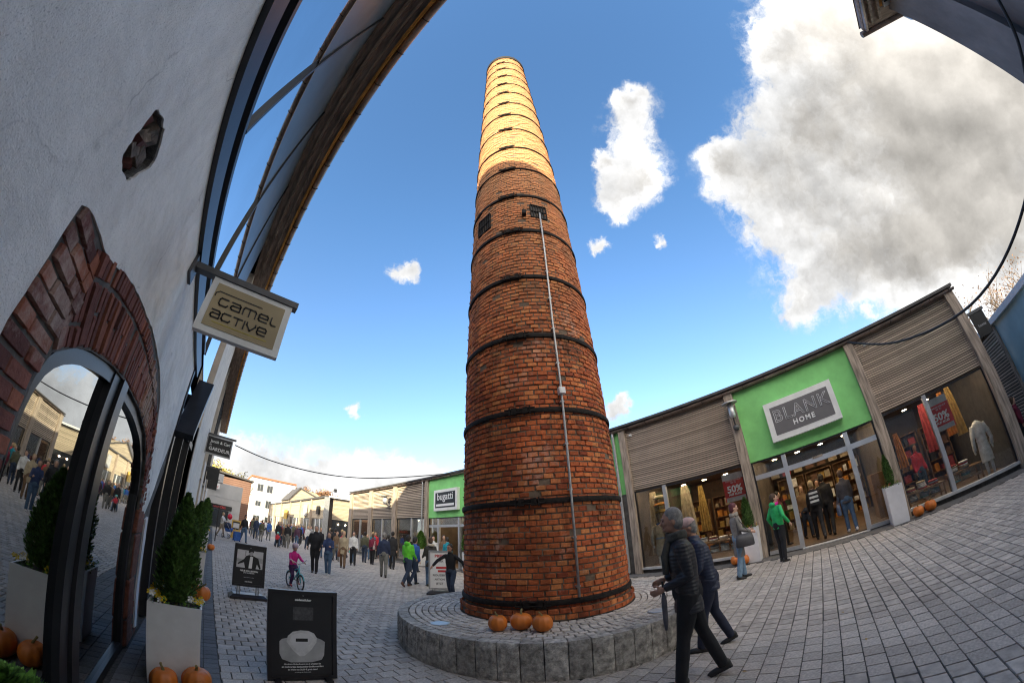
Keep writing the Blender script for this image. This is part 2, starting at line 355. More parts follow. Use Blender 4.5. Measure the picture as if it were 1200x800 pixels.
def plaster():
    m = mat('lime_plaster', (.87, .84, .79), .93, .05, 1.6, 0, detail=8)
    nt = m.node_tree; b = nt.nodes['Principled BSDF']; L = nt.links
    tc = N(nt, 'ShaderNodeTexCoord')
    n1 = N(nt, 'ShaderNodeTexNoise', Scale=2.6, Detail=4, Roughness=.5); L.new(tc.outputs['Object'], n1.inputs['Vector'])
    n2 = N(nt, 'ShaderNodeTexNoise', Scale=95, Detail=6, Roughness=.75); L.new(tc.outputs['Object'], n2.inputs['Vector'])
    h = math_n(nt, 'ADD', math_n(nt, 'MULTIPLY', n1.outputs['Fac'], 1.0), math_n(nt, 'MULTIPLY', n2.outputs['Fac'], .11))
    bp = N(nt, 'ShaderNodeBump', Strength=.9, Distance=.09); L.new(h, bp.inputs['Height']); L.new(bp.outputs[0], b.inputs['Normal'])
    # dark pits and grime
    base = b.inputs['Base Color'].links[0].from_socket
    n3 = N(nt, 'ShaderNodeTexNoise', Scale=140, Detail=3, Roughness=.6); L.new(tc.outputs['Object'], n3.inputs['Vector'])
    m3 = N(nt, 'ShaderNodeMapRange'); m3.inputs[1].default_value = .57; m3.inputs[2].default_value = .68; m3.inputs[4].default_value = .5; L.new(n3.outputs['Fac'], m3.inputs[0])
    c = mixc(nt, m3.outputs[0], base, (.22, .21, .21))
    mp = N(nt, 'ShaderNodeMapping'); mp.inputs['Scale'].default_value = (1, 2.2, .35); L.new(tc.outputs['Object'], mp.inputs[0])
    n4 = N(nt, 'ShaderNodeTexNoise', Scale=1.7, Detail=6, Roughness=.65); L.new(mp.outputs[0], n4.inputs['Vector'])
    m4 = N(nt, 'ShaderNodeMapRange'); m4.inputs[1].default_value = .45; m4.inputs[2].default_value = .75; m4.inputs[4].default_value = .30; L.new(n4.outputs['Fac'], m4.inputs[0])
    c = mixc(nt, m4.outputs[0], c, (.36, .35, .37))
    # hairline cracks
    nw = N(nt, 'ShaderNodeTexNoise', Scale=3.0, Detail=5); L.new(tc.outputs['Object'], nw.inputs['Vector'])
    va = N(nt, 'ShaderNodeVectorMath', operation='MULTIPLY_ADD'); L.new(nw.outputs['Color'], va.inputs[0]); va.inputs[1].default_value = (.5, .5, .5); L.new(tc.outputs['Object'], va.inputs[2])
    vo = N(nt, 'ShaderNodeTexVoronoi', Scale=.75); vo.feature = 'DISTANCE_TO_EDGE'; L.new(va.outputs[0], vo.inputs['Vector'])
    mc = N(nt, 'ShaderNodeMapRange'); mc.inputs[1].default_value = .0; mc.inputs[2].default_value = .0065; mc.inputs[3].default_value = .55; mc.inputs[4].default_value = 0; L.new(vo.outputs['Distance'], mc.inputs[0])
    mk = math_n(nt, 'MULTIPLY', mc.outputs[0], math_n(nt, 'MULTIPLY', math_n(nt, 'SUBTRACT', n1.outputs['Fac'], .48), 7.0, clamp=True))
    c = mixc(nt, mk, c, (.15, .14, .13))
    L.new(c, b.inputs['Base Color']); return m
M['plaster'] = plaster()
M['beige'] = mat('beige_render', (.68, .62, .55), .9, .08, 2.5, .3, 90)
M['darkframe'] = mat('dark_metal_frame', (.035, .035, .038), .4, .1, 5, .05, 60, metal=.4)
M['mirror'] = mat('mirrored_glass', (.78, .85, .9), .02, .03, 1.0, .02, 1.2, metal=1.0)
M['glass'] = glass_mat('shop_glass', .03, (.93, .95, .95), .55)
M['glassdark'] = glass_mat('arch_glass', .30, (.35, .4, .4), 1.15)
M['wood'] = mat('weathered_timber', (.36, .29, .23), .85, .28, 3, .5, 40, stretch=(6, 6, .6))
M['slat'] = mat('weathered_slats', (.50, .41, .33), .85, .3, 1.2, .4, 50, stretch=(3, 1.0, 9), island=.25)
M['slatback'] = mat('slat_backing', (.05, .04, .035), .9, .2, 5, 0)
M['rustwood'] = mat('orange_wood', (.62, .28, .06), .8, .3, 3, .3, 30, stretch=(4, .6, 4))
M['eavewood'] = mat('brown_wood', (.30, .22, .17), .8, .25, 3, .3, 30, stretch=(4, .6, 4))
M['gutter'] = mat('brown_gutter', (.26, .20, .17), .45, .25, 2.5, .1, 30, metal=.6)
M['green'] = mat('green_render', (.25, .66, .22), .85, .06, 2, .25, 120)
M['white'] = mat('white_paint', (.78, .78, .79), .45, .03, 3, .05, 40)
M['planter'] = mat('white_planter', (.74, .74, .76), .5, .05, 2.5, .08, 70)
M['alu'] = mat('silver_aluminium', (.55, .56, .58), .38, .05, 5, .04, 60, metal=.6)
M['sill'] = mat('grey_sill', (.5, .5, .5), .6, .1, 4, .1, 50)
M['plinth'] = mat('dark_plinth', (.09, .085, .08), .8, .2, 6, .3, 50)
M['roof'] = mat('dark_roof', (.07, .065, .065), .7, .15, 6, .2, 40)
M['granite'] = mat('rough_granite', (.44, .41, .37), .85, .28, 14, 1.0, 34, island=.2, dist=.03)
M['sett'] = mat('granite_sett', (.56, .51, .46), .8, .2, 20, .6, 70, island=.2)
M['paver'] = mat('grey_paver', (.46, .405, .355), .8, .14, 9, .45, 160, island=.18, dist=.004)
M['darkpaver'] = mat('dark_paver', (.12, .12, .125), .8, .15, 9, .4, 120, island=.2)
M['joint'] = mat('sandy_joint', (.075, .07, .064), .95, .25, 30, .3, 150)
M['asphalt'] = mat('dark_asphalt', (.13, .125, .12), .9, .2, 12, .5, 150)
M['orange'] = mat('pumpkin_skin', (.72, .19, .02), .45, .3, 5, .25, 30, spec=.5, col2=(.50, .15, .03))
M['stem'] = mat('pumpkin_stem', (.20, .17, .07), .85, .2, 20, .4, 60)
M['leaf'] = mat('thuja_leaf', (.085, .17, .035), .7, .3, 18, 0, island=.4)
M['leafbright'] = mat('light_thuja_leaf', (.10, .22, .035), .7, .3, 18, 0, island=.4)
M['yellow'] = mat('yellow_petal', (.85, .6, .03), .6, .05, 9, 0)
M['petal'] = mat('white_petal', (.8, .8, .78), .6, .05, 9, 0)
M['redflower'] = mat('heather_petal', (.35, .07, .08), .6, .15, 9, 0)
M['soil'] = mat('soil', (.05, .035, .025), .95, .2, 20, .5, 60)
M['black'] = mat('black_print', (.015, .015, .016), .5, .1, 4, 0)
M['blackframe'] = mat('black_frame', (.02, .018, .02), .35, .1, 6, .05, 60)
M['printwhite'] = mat('white_print', (.8, .8, .8), .6, .02, 4, 0)
M['printgrey'] = mat('grey_print', (.40, .40, .41), .6, .12, 6, 0)
M['printlight'] = mat('light_grey_print', (.62, .62, .64), .6, .1, 3, 0)
M['red'] = mat('red_print', (.5, .035, .04), .6, .1, 5, 0)
M['gold'] = mat('tan_signboard', (.42, .33, .19), .55, .08, 1.5, .02, 30)
M['signwhite'] = mat('sign_case_white', (.8, .8, .78), .5, .05, 3, .05, 50)
M['bracket'] = mat('grey_bracket', (.10, .10, .105), .5, .1, 6, .05, 60, metal=.3)
M['signgrey'] = mat('sign_board_grey', (.15, .145, .15), .55, .04, 3, 0)
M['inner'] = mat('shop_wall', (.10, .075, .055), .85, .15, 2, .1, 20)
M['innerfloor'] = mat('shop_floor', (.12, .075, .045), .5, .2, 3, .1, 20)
M['spot'] = emis('ceiling_spot', (1.0, .74, .46), 26)
M['cable'] = mat('black_cable', (.012, .012, .014), .5, .05, 9, 0)
M['leafdry'] = mat('dry_leaf', (.40, .25, .07), .8, .2, 9, 0)
def stain(m, sc, amt, col, thr=(.48, .75)):
    nt = m.node_tree; b = nt.nodes['Principled BSDF']; src = b.inputs['Base Color'].links[0].from_socket
    g = N(nt, 'ShaderNodeNewGeometry'); n = N(nt, 'ShaderNodeTexNoise', Scale=sc, Detail=9, Roughness=.7); nt.links.new(g.outputs['Position'], n.inputs['Vector'])
    r = N(nt, 'ShaderNodeMapRange'); r.inputs[1].default_value = thr[0]; r.inputs[2].default_value = thr[1]; r.inputs[4].default_value = amt; nt.links.new(n.outputs['Fac'], r.inputs[0])
    nt.links.new(mixc(nt, r.outputs[0], src, col), b.inputs['Base Color'])
stain(M['paver'], .55, .5, (.24, .20, .17)); stain(M['paver'], 2.3, .35, (.18, .16, .15), (.55, .7)); stain(M['paver'], 17, .6, (.12, .11, .10), (.66, .72))
stain(M['sett'], 1.5, .4, (.25, .22, .19)); stain(M['granite'], 2.2, .55, (.12, .10, .08), (.45, .7)); stain(M['granite'], 9, .4, (.45, .43, .38), (.6, .75))
stain(M['planter'], 3, .25, (.45, .43, .40), (.5, .8)); stain(M['green'], .9, .25, (.15, .38, .12), (.45, .8)); stain(M['slat'], .8, .45, (.22, .17, .13), (.5, .75))
stain(M['plaster'], 1.3, .30, (.50, .46, .42), (.5, .75)); stain(M['plaster'], 7, .25, (.30, .29, .30), (.58, .75)); stain(M['white'], 2, .12, (.5, .48, .45))
# ------------------------------------------------------------ chimney
CX, CY, CZ = 4.91, 4.23, .45
def crad(z): return 1.385 - .0157*z
chim = empty('chimney', 'tall round red brick factory chimney with black iron bands', 'chimney', (CX, CY, CZ))
CAMANG = math.atan2(-CY, -CX)
def brick_unit(bev=.06):
    bm = bmesh.new(); bmesh.ops.create_cube(bm, size=1)
    bmesh.ops.bevel(bm, geom=list(bm.edges), offset=bev, segments=1, affect='EDGES')
    me = bpy.data.meshes.new('brick'); bm.to_mesh(me); bm.free(); return me
def build_chimney():
    mb = MB(); prof = [(crad(.45)+.055, .45), (crad(.7)+.055, .60), (crad(.7)-.012, .66)]
    mb.lathe([(crad(z)-.013, z) for z in np.linspace(.45, 23.3, 24)] + [(.6, 23.3)], (CX, CY), 96)
    mb.lathe([(crad(.45)+.045, .45), (crad(.6)+.045, .56), (crad(.6)-.02, .585)], (CX, CY), 96)
    mb.build('mortar', M['mortar'], chim, world=True, smooth=True)
    ch = .083; nc = int((23.25-.45)/ch)
    cand = []
    for i in range(nc):
        z = .45 + (i+.5)*ch; foot = i < 2
        r = crad(z) + (.055 if foot else 0)
        n = int(round(2*PI*r/.158)); off = (i % 2)*.5 + rnd.uniform(-.12, .12)
        for k in range(n):
            a = 2*PI*(k+off)/n + rnd.uniform(-.004, .004)
            w = 2*PI*r/n - .011 - rnd.uniform(0, .011); h = ch - .013 - rnd.uniform(0, .010)
            pr = rnd.uniform(-.009, .010) + (-.014 if rnd.random() < .03 else 0)
            tilt = rnd.uniform(-.045, .045)
            cand.append((z+rnd.uniform(-.003, .003)+.007*math.sin(2*a+z*.9)+.004*math.sin(5*a+z*2.3), a, r+pr, w, h, tilt, foot))
    def key(c):
        z, a, r = c[0], c[1], c[2]
        x, y = CX+r*math.cos(a), CY+r*math.sin(a); d = math.sqrt(x*x+y*y+(z-1.65)**2)
        vis = -(math.cos(a)*x+math.sin(a)*y)/d
        return -max(vis, 0)/d/d
    # skip bricks where the two grilled vents sit
    def invent(c):
        z, a = c[0], math.degrees(c[1]) % 360
        return (8.1 < z < 8.56 and 233 < a < 251.5) or (8.05 < z < 8.58 and 168 < a < 188)
    cand = [c for c in cand if not invent(c)]
    cand.sort(key=key)
    unit = brick_unit(); unit.materials.append(M['chimney']); pinv = wmat(chim).inverted()
    for c in cand[:300]:
        z, a, r, w, h, t, foot = c
        inst(unit, 'brick', chim, (CX+(r-.05)*math.cos(a), CY+(r-.05)*math.sin(a), z), (.1, w, h), (t, 0, a), pinv=pinv)
    mb = MB()
    for z, a, r, w, h, t, foot in cand[300:]:
        ca, sa = math.cos(a), math.sin(a); ct = h/2; vs = []
        for q in (1, 0):
            for sy, sz in ((-1, -1), (1, -1), (1, 1), (-1, 1)):
                yy = sy*(w/2 - (.004 if q else 0)) ; zz = sz*(ct - (.004 if q else 0)); yy, zz = yy - zz*t, zz + yy*t
                rr = r if q else r-.03
                vs.append((CX+rr*ca-yy*sa, CY+rr*sa+yy*ca, z+zz))
        mb.add(vs, [(0, 1, 2, 3), (0, 4, 5, 1), (1, 5, 6, 2), (2, 6, 7, 3), (3, 7, 4, 0)])
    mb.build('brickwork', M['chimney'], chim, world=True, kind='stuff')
    # iron bands
    zs = [.7, 2.12, 3.5, 4.86, 6.22, 7.6, 8.94, 10.25, 11.55, 12.9, 14.2, 15.45, 16.75, 18.0, 19.3, 20.65, 21.95]
    for i, z in enumerate(zs):
        mb = MB(); r = crad(z)
        hh = .039 if i < 7 else .021
        mb.lathe([(r-.01, z-hh), (r+.028, z-hh), (r+.034, z-hh*.4), (r+.034, z+hh*.4), (r+.028, z+hh), (r-.01, z+hh)], (CX, CY), 72)
        o = mb.build('iron_band', M['iron'], chim, world=True)
        a0 = R(-148 + rnd.uniform(-2, 2)); mb = MB()
        mt = Matrix.Translation((CX, CY, z)) @ Matrix.Rotation(a0, 4, 'Z')
        for s in (-1, 1):
            mb.cbox((r+.04, s*.09, 0), (.06, .08, hh*2+.025), mt)
            mb.cbox((r+.05, s*.16, 0), (.035, .022, hh*2+.045), mt)
        for dz in (-.028, .028):
            p = [mt @ Vector((r+.055, -.24, dz)), mt @ Vector((r+.062, 0, dz)), mt @ Vector((r+.055, .24, dz))]
            mb.tube(p, .013, 6)
        mb.build('band_clamp', M['iron'], o, world=False).matrix_parent_inverse = wmat(o).inverted()
    # crown
    mb = MB(); r = crad(23.2)
    mb.lathe([(r-.02, 22.95), (r+.05, 22.97), (r+.06, 23.32), (r+.03, 23.36), (r-.2, 23.36), (r-.2, 22.5)], (CX, CY), 64)
    mb.build('iron_crown', M['iron'], chim, world=True)
    for k in range(10):
        a = 2*PI*k/10; mb = MB(); mb.tube([(CX+(r+.04)*math.cos(a), CY+(r+.04)*math.sin(a), 23.3), (CX+(r+.04)*math.cos(a), CY+(r+.04)*math.sin(a), 23.62)], .012, 5)
        if k in (2, 7): mb.build('lightning_rod', M['iron'], chim, world=True)
    # pale conduit with junction box
    pts = [(8.22, -117.8), (7.2, -118.6), (6.2, -119.8), (5.1, -120.9), (3.79, -120.9), (2.06, -121.8), (.75, -122.1)]
    mb = MB(); P = [(CX+(crad(z)+.06)*math.cos(R(a)), CY+(crad(z)+.06)*math.sin(R(a)), z) for z, a in pts]
    mb.tube(P, .019, 8)
    cond = mb.build('conduit', M['zinc'], chim, world=True, smooth=True)
    z = .9
    while z < 8.1:
        a = np.interp(z, [p[0] for p in pts[::-1]], [p[1] for p in pts[::-1]]); r = crad(z)
        mt = Matrix.Translation((CX, CY, z)) @ Matrix.Rotation(R(a), 4, 'Z')
        mb = MB(); mb.cbox((r+.03, 0, 0), (.07, .06, .022), mt); c = mb.build('pipe_clip', M['zinc'], cond); c.matrix_parent_inverse = wmat(cond).inverted(); z += .68
    z = 3.79; mt = Matrix.Translation((CX, CY, z)) @ Matrix.Rotation(R(-120.9), 4, 'Z')
    mb = MB(); mb.cbox((crad(z)+.07, 0, 0), (.09, .10, .11), mt).cbox((crad(z)+.118, 0, 0), (.012, .085, .095), mt); mb.build('junction_box', M['white'], chim, world=True)
    # two grilled vents
    for z0, z1, a0, a1 in ((8.10, 8.56, -126.6, -108.8), (8.05, 8.58, 168.5, 187.8)):
        zc = (z0+z1)/2; am = R((a0+a1)/2); r = crad(zc); w = r*R(a1-a0)
        mt = Matrix.Translation((CX, CY, zc)) @ Matrix.Rotation(am, 4, 'Z')
        mb = MB(); mb.cbox((r-.04, 0, 0), (.05, w, z1-z0), mt)
        o = mb.build('vent', M['black'], chim, world=True)
        mb = MB(); n = 6
        for k in range(n+1): mb.cbox((r+.0, -w/2+w*k/n, 0), (.03, .02, z1-z0), mt)
        for k in range(3): mb.cbox((r+.004, 0, -(z1-z0)/2+(z1-z0)*k/2), (.03, w, .025), mt)
        mb.build('vent_grille', M['iron'], o).matrix_parent_inverse = wmat(o).inverted()
    # small floodlight beside the right-hand vent
    mt = Matrix.Translation((CX, CY, 8.18)) @ Matrix.Rotation(R(-134), 4, 'Z')
    mb = MB(); mb.cbox((crad(8.2)+.06, 0, 0), (.1, .09, .13), mt).cbox((crad(8.2)+.03, 0, .1), (.06, .03, .1), mt); mb.build('floodlight', M['iron'], chim, world=True)
    # climbing irons and lightning conductor on both flanks
    for a0 in (120, -24):
        mb = MB(); a = R(a0)
        mb.tube([(CX+(crad(z)+.10)*math.cos(a), CY+(crad(z)+.10)*math.sin(a), z) for z in np.linspace(1.2, 23.2, 30)], .007, 5)
        mb.build('lightning_conductor', M['iron'], chim, world=True)
        mb = MB(); z = 2.4
        while z < 23:
            r = crad(z)
            for da in (-.07, .07):
                mb.tube([(CX+(r-.01)*math.cos(a+da), CY+(r-.01)*math.sin(a+da), z), (CX+(r+.10)*math.cos(a+da), CY+(r+.10)*math.sin(a+da), z)], .006, 4)
            mb.tube([(CX+(r+.10)*math.cos(a-.07), CY+(r+.10)*math.sin(a-.07), z), (CX+(r+.10)*math.cos(a+.07), CY+(r+.10)*math.sin(a+.07), z)], .006, 4)
            z += .34
        mb.build('climbing_irons', M['iron'], chim, world=True, kind='stuff')
build_chimney()
# ------------------------------------------------------------ round stone plinth
plin = empty('round_plinth', 'round raised plinth of rough grey granite kerb blocks round the chimney foot', 'plinth', (CX, CY, 0))
def build_plinth():
    mb = MB(); mb.lathe([(2.34, 0), (2.34, .40), (1.3, .425)], (CX, CY), 80); mb.build('core', M['joint'], plin, world=True)
    for k in range(60):
        a = R(6*k+.2); w = 2*PI*2.43/60 - .012; t = rnd.uniform(-.006, .006)
        mt = Matrix.Translation((CX, CY, 0)) @ Matrix.Rotation(a, 4, 'Z')
        bm = bmesh.new(); nz, ny = 8, 5
        vs = {}
        for j in range(nz+1):
            for i in range(ny+1):
                y = -w/2 + w*i/ny; z = .45*j/nz
                edge = (i in (0, ny)) or (j in (0, nz))
                x = 2.43 + t + (0 if edge else rnd.uniform(-.004, .012))
                if edge: x -= .010
                vs[(i, j)] = bm.verts.new(mt @ Vector((x, y*(x/2.43), z)))
        for j in range(nz):
            for i in range(ny): bm.faces.new((vs[(i, j)], vs[(i+1, j)], vs[(i+1, j+1)], vs[(i, j+1)]))
        b0 = [bm.verts.new(mt @ Vector((2.265, s*w/2*.93, z))) for s, z in ((-1, 0), (1, 0), (1, .45), (-1, .45))]
        bm.faces.new([vs[(i, nz)] for i in range(ny+1)] + [b0[2], b0[3]])
        bm.faces.new([vs[(0, j)] for j in range(nz, -1, -1)][::-1] + [b0[3], b0[0]][:])
        bm.faces.new([vs[(ny, j)] for j in range(nz, -1, -1)] + [b0[1], b0[2]])
        bmesh.ops.recalc_face_normals(bm, faces=bm.faces)
        me = bpy.data.meshes.new('kerb_block'); bm.to_mesh(me); bm.free(); me.materials.append(M['granite'])
        o = bpy.data.objects.new('kerb_block', me); COL.objects.link(o); o.parent = plin; o.matrix_parent_inverse = wmat(plin).inverted()
    cand = []
    nr = 8; r0, r1 = 1.44, 2.255; dr = (r1-r0)/nr
    for i in range(nr):
        r = r0+(i+.5)*dr; n = int(2*PI*r/.118); of = rnd.random()
        for k in range(n):
            a = 2*PI*(k+of)/n
            cand.append((r+rnd.uniform(-.003, .003), a, dr-.016-rnd.uniform(0, .006), 2*PI*r/n-.014-rnd.uniform(0, .008), rnd.uniform(-.004, .004)))
    cand.sort(key=lambda c: (CX+c[0]*math.cos(c[1]))**2+(CY+c[0]*math.sin(c[1]))**2)
    unit = brick_unit(.08); unit.name = 'sett'; unit.materials.append(M['sett']); pinv = wmat(plin).inverted()
    for r, a, h, w, dz in cand[:300]:
        inst(unit, 'sett', plin, (CX+r*math.cos(a), CY+r*math.sin(a), .425+dz), (h, w, .05), (0, 0, a), pinv=pinv)
    mb = MB()
    for r, a, h, w, dz in cand[300:]:
        mt = Matrix.Translation((CX+r*math.cos(a), CY+r*math.sin(a), .425+dz)) @ Matrix.Rotation(a, 4, 'Z')
        mb.cbox((0, 0, 0), (h, w, .05), mt)
    mb.build('sett_paving', M['sett'], plin, world=True, kind='stuff')
    for x, y in ((2.85, 4.32), (4.65, 2.15)):
        mb = MB(); mb.lathe([(.13, .44), (.13, .458), (.115, .462)], (x, y), 24); mb.lathe([(.115, .459), (.001, .459)], (x, y), 24)
        o = mb.build('ground_light', M['alu'], plin, world=True, smooth=False)
build_plinth()
# ------------------------------------------------------------ ground
def flat(name, x0, x1, y0, y1, z, m, kind='structure'):
    mb = MB(); mb.add([(x0, y0, z), (x1, y0, z), (x1, y1, z), (x0, y1, z)], [(0, 1, 2, 3)])
    o = mb.build(name, m); o['kind'] = kind; return o
flat('ground', -600, 600, -600, 600, -.03, M['joint'])
square = flat('square', -.16, 10.62, -9, 44, -.014, M['joint'])
def far_paving():
    m = mat('far_paving', (.34, .32, .31), .85, .1, .5, 0)
    nt = m.node_tree; b = nt.nodes['Principled BSDF']; L = nt.links
    tc = N(nt, 'ShaderNodeTexCoord'); br = N(nt, 'ShaderNodeTexBrick', Scale=1.0); L.new(tc.outputs['Object'], br.inputs['Vector'])
    br.inputs['Color1'].default_value = (.36, .34, .33, 1); br.inputs['Color2'].default_value = (.30, .285, .28, 1); br.inputs['Mortar'].default_value = (.14, .13, .12, 1)
    br.inputs['Brick Width'].default_value = .205; br.inputs['Row Height'].default_value = .187; br.inputs['Mortar Size'].default_value = .008
    L.new(br.outputs['Color'], b.inputs['Base Color']); return m
flat('far_square', -3, 60, 44.01, 220, -.004, far_paving())
flat('side_square', 11.2, 60, -30, -6.3, -.004, far_paving())
def pavers():
    cand = []
    for j in range(int(53/.187)):
        y = -9 + (j+.5)*.187
        for i in range(53):
            x = .18 + (i+.5)*.205 + (j % 2)*.1025 - .1
            if x > 10.53: continue
            if (x-CX)**2+(y-CY)**2 < 2.33**2: continue
            x0, x1 = x-.1, x+.1
            if x0 < .175: x0 = .175
            cand.append(((x0+x1)/2, y, x1-x0))
    h = Vector((math.sin(.8017), math.cos(.8017)))
    def key(c):
        d = math.hypot(c[0], c[1]); ca = (c[0]*h.x+c[1]*h.y)/d
        # seen only from about 3.6 m outwards, because the camera looks up
        f = d if (ca > .3 and d > 3.4) else d+100
        return f
    cand.sort(key=key)
    unit = brick_unit(.025); unit.name = 'paver'; unit.materials.append(M['paver'])
    for x, y, w in cand[:300]:
        inst(unit, 'paver', square, (x, y, -.02+rnd.uniform(-.0015, .0015)), (w-.006-rnd.uniform(0, .003), .178-rnd.uniform(0, .003), .04), (rnd.uniform(-.004, .004), rnd.uniform(-.004, .004), rnd.uniform(-.006, .006)), pinv=wmat(square).inverted())
    mb = MB()
    for x, y, w in cand[300:]:
        w = w-.006-rnd.uniform(0, .003); hh = .178-rnd.uniform(0, .003); z = rnd.uniform(-.0015, .0015); e = .004
        a, b = w/2, hh/2; vs = [(x-a+e, y-b+e, z), (x+a-e, y-b+e, z), (x+a-e, y+b-e, z), (x-a+e, y+b-e, z), (x-a, y-b, z-.02), (x+a, y-b, z-.02), (x+a, y+b, z-.02), (x-a, y+b, z-.02)]
        mb.add(vs, [(0, 1, 2, 3), (0, 4, 5, 1), (1, 5, 6, 2), (2, 6, 7, 3), (3, 7, 4, 0)])
    mb.build('paving_field', M['paver'], square, world=True, kind='stuff')
    # dark drainage strip on the left: two rows of small dark pavers
    strip = flat('drainage_strip', -.8, .172, -9, 44, -.010, M['joint'])
    unit2 = brick_unit(.03); unit2.name = 'dark_paver'; unit2.materials.append(M['darkpaver'])
    mb = MB(); n = 0
    for j in range(300):
        y = 2.4 + (j+.5)*.14
        for i in range(6):
            x = .172 - (i+.5)*.16
            if n < 300: inst(unit2, 'dark_paver', strip, (x, y, -.02+rnd.uniform(-.002, .002)), (.152, .132, .04), pinv=wmat(strip).inverted()); n += 1
            else: mb.box(x-.076, x+.076, y-.066, y+.066, -.04, rnd.uniform(-.002, .002))
    mb.build('strip_paving', M['darkpaver'], strip, world=True, kind='stuff')
    flat('edge_strip', 10.62, 11.4, -9, 44, -.006, M['asphalt'])
pavers()
for i in range(24):
    x = rnd.uniform(.3, 9.5); y = rnd.uniform(-1.5, 14)
    if (x-CX)**2+(y-CY)**2 < 2.6**2: continue
    mb = MB(); s = rnd.uniform(.014, .03); a = rnd.uniform(0, 6.28); mt = Matrix.Translation((x, y, .004)) @ Matrix.Rotation(a, 4, 'Z')
    mb.add([(-s, 0, 0), (0, -s*.5, .006), (s, 0, .002), (0, s*.5, .008)], [(0, 1, 2, 3)], mt)
    tag(mb.build('fallen_leaf', M['leafdry']), 'small dry autumn leaf lying on the grey paving', 'leaf', 'fallen leaves scattered over the square')
M['rubble'] = mat('brown_rubble', (.17, .13, .10), .95, .35, 22, 1.0, 40, island=.4)
M['slate'] = mat('slate_panel', (.085, .11, .13), .3, .12, 2, .05, 40)
# ============================================================ LEFT BUILDING (plaster wall with brick arch)
WX = -.8
lb = empty('plaster_building', 'white plastered two-storey building with brick arch and mirrored glass upper floor', 'building', (WX, 4, 0))
ARCH_IN = [(1.53, 0), (1.53, 1.5), (1.55, 1.9), (1.60, 2.02), (1.78, 2.12), (1.98, 2.19), (2.4, 2.27), (2.81, 2.30), (3.46, 2.28), (4.05, 2.17), (4.41, 1.96), (4.58, 1.7), (4.62, 1.45), (4.62, 0)]
OUT = [(1.2, 0), (1.2, 1.9), (1.17, 2.2), (1.165, 2.4), (1.215, 2.47), (1.34, 2.475), (1.5, 2.46), (1.6, 2.49), (1.93, 2.615), (2.29, 2.69), (2.93, 2.765), (3.63, 2.74), (4.21, 2.57), (4.57, 2.27), (4.71, 1.9), (4.75, 1.5)]
def smooth_line(pts, n):
    P = np.array(pts); d = np.r_[0, np.cumsum(np.hypot(*np.diff(P, axis=0).T))]
    t = np.linspace(0, d[-1], n); q = np.stack([np.interp(t, d, P[:, 0]), np.interp(t, d, P[:, 1])], 1)
    for _ in range(3): q[1:-1] = (q[:-2]+2*q[1:-1]+q[2:])/4
    return q
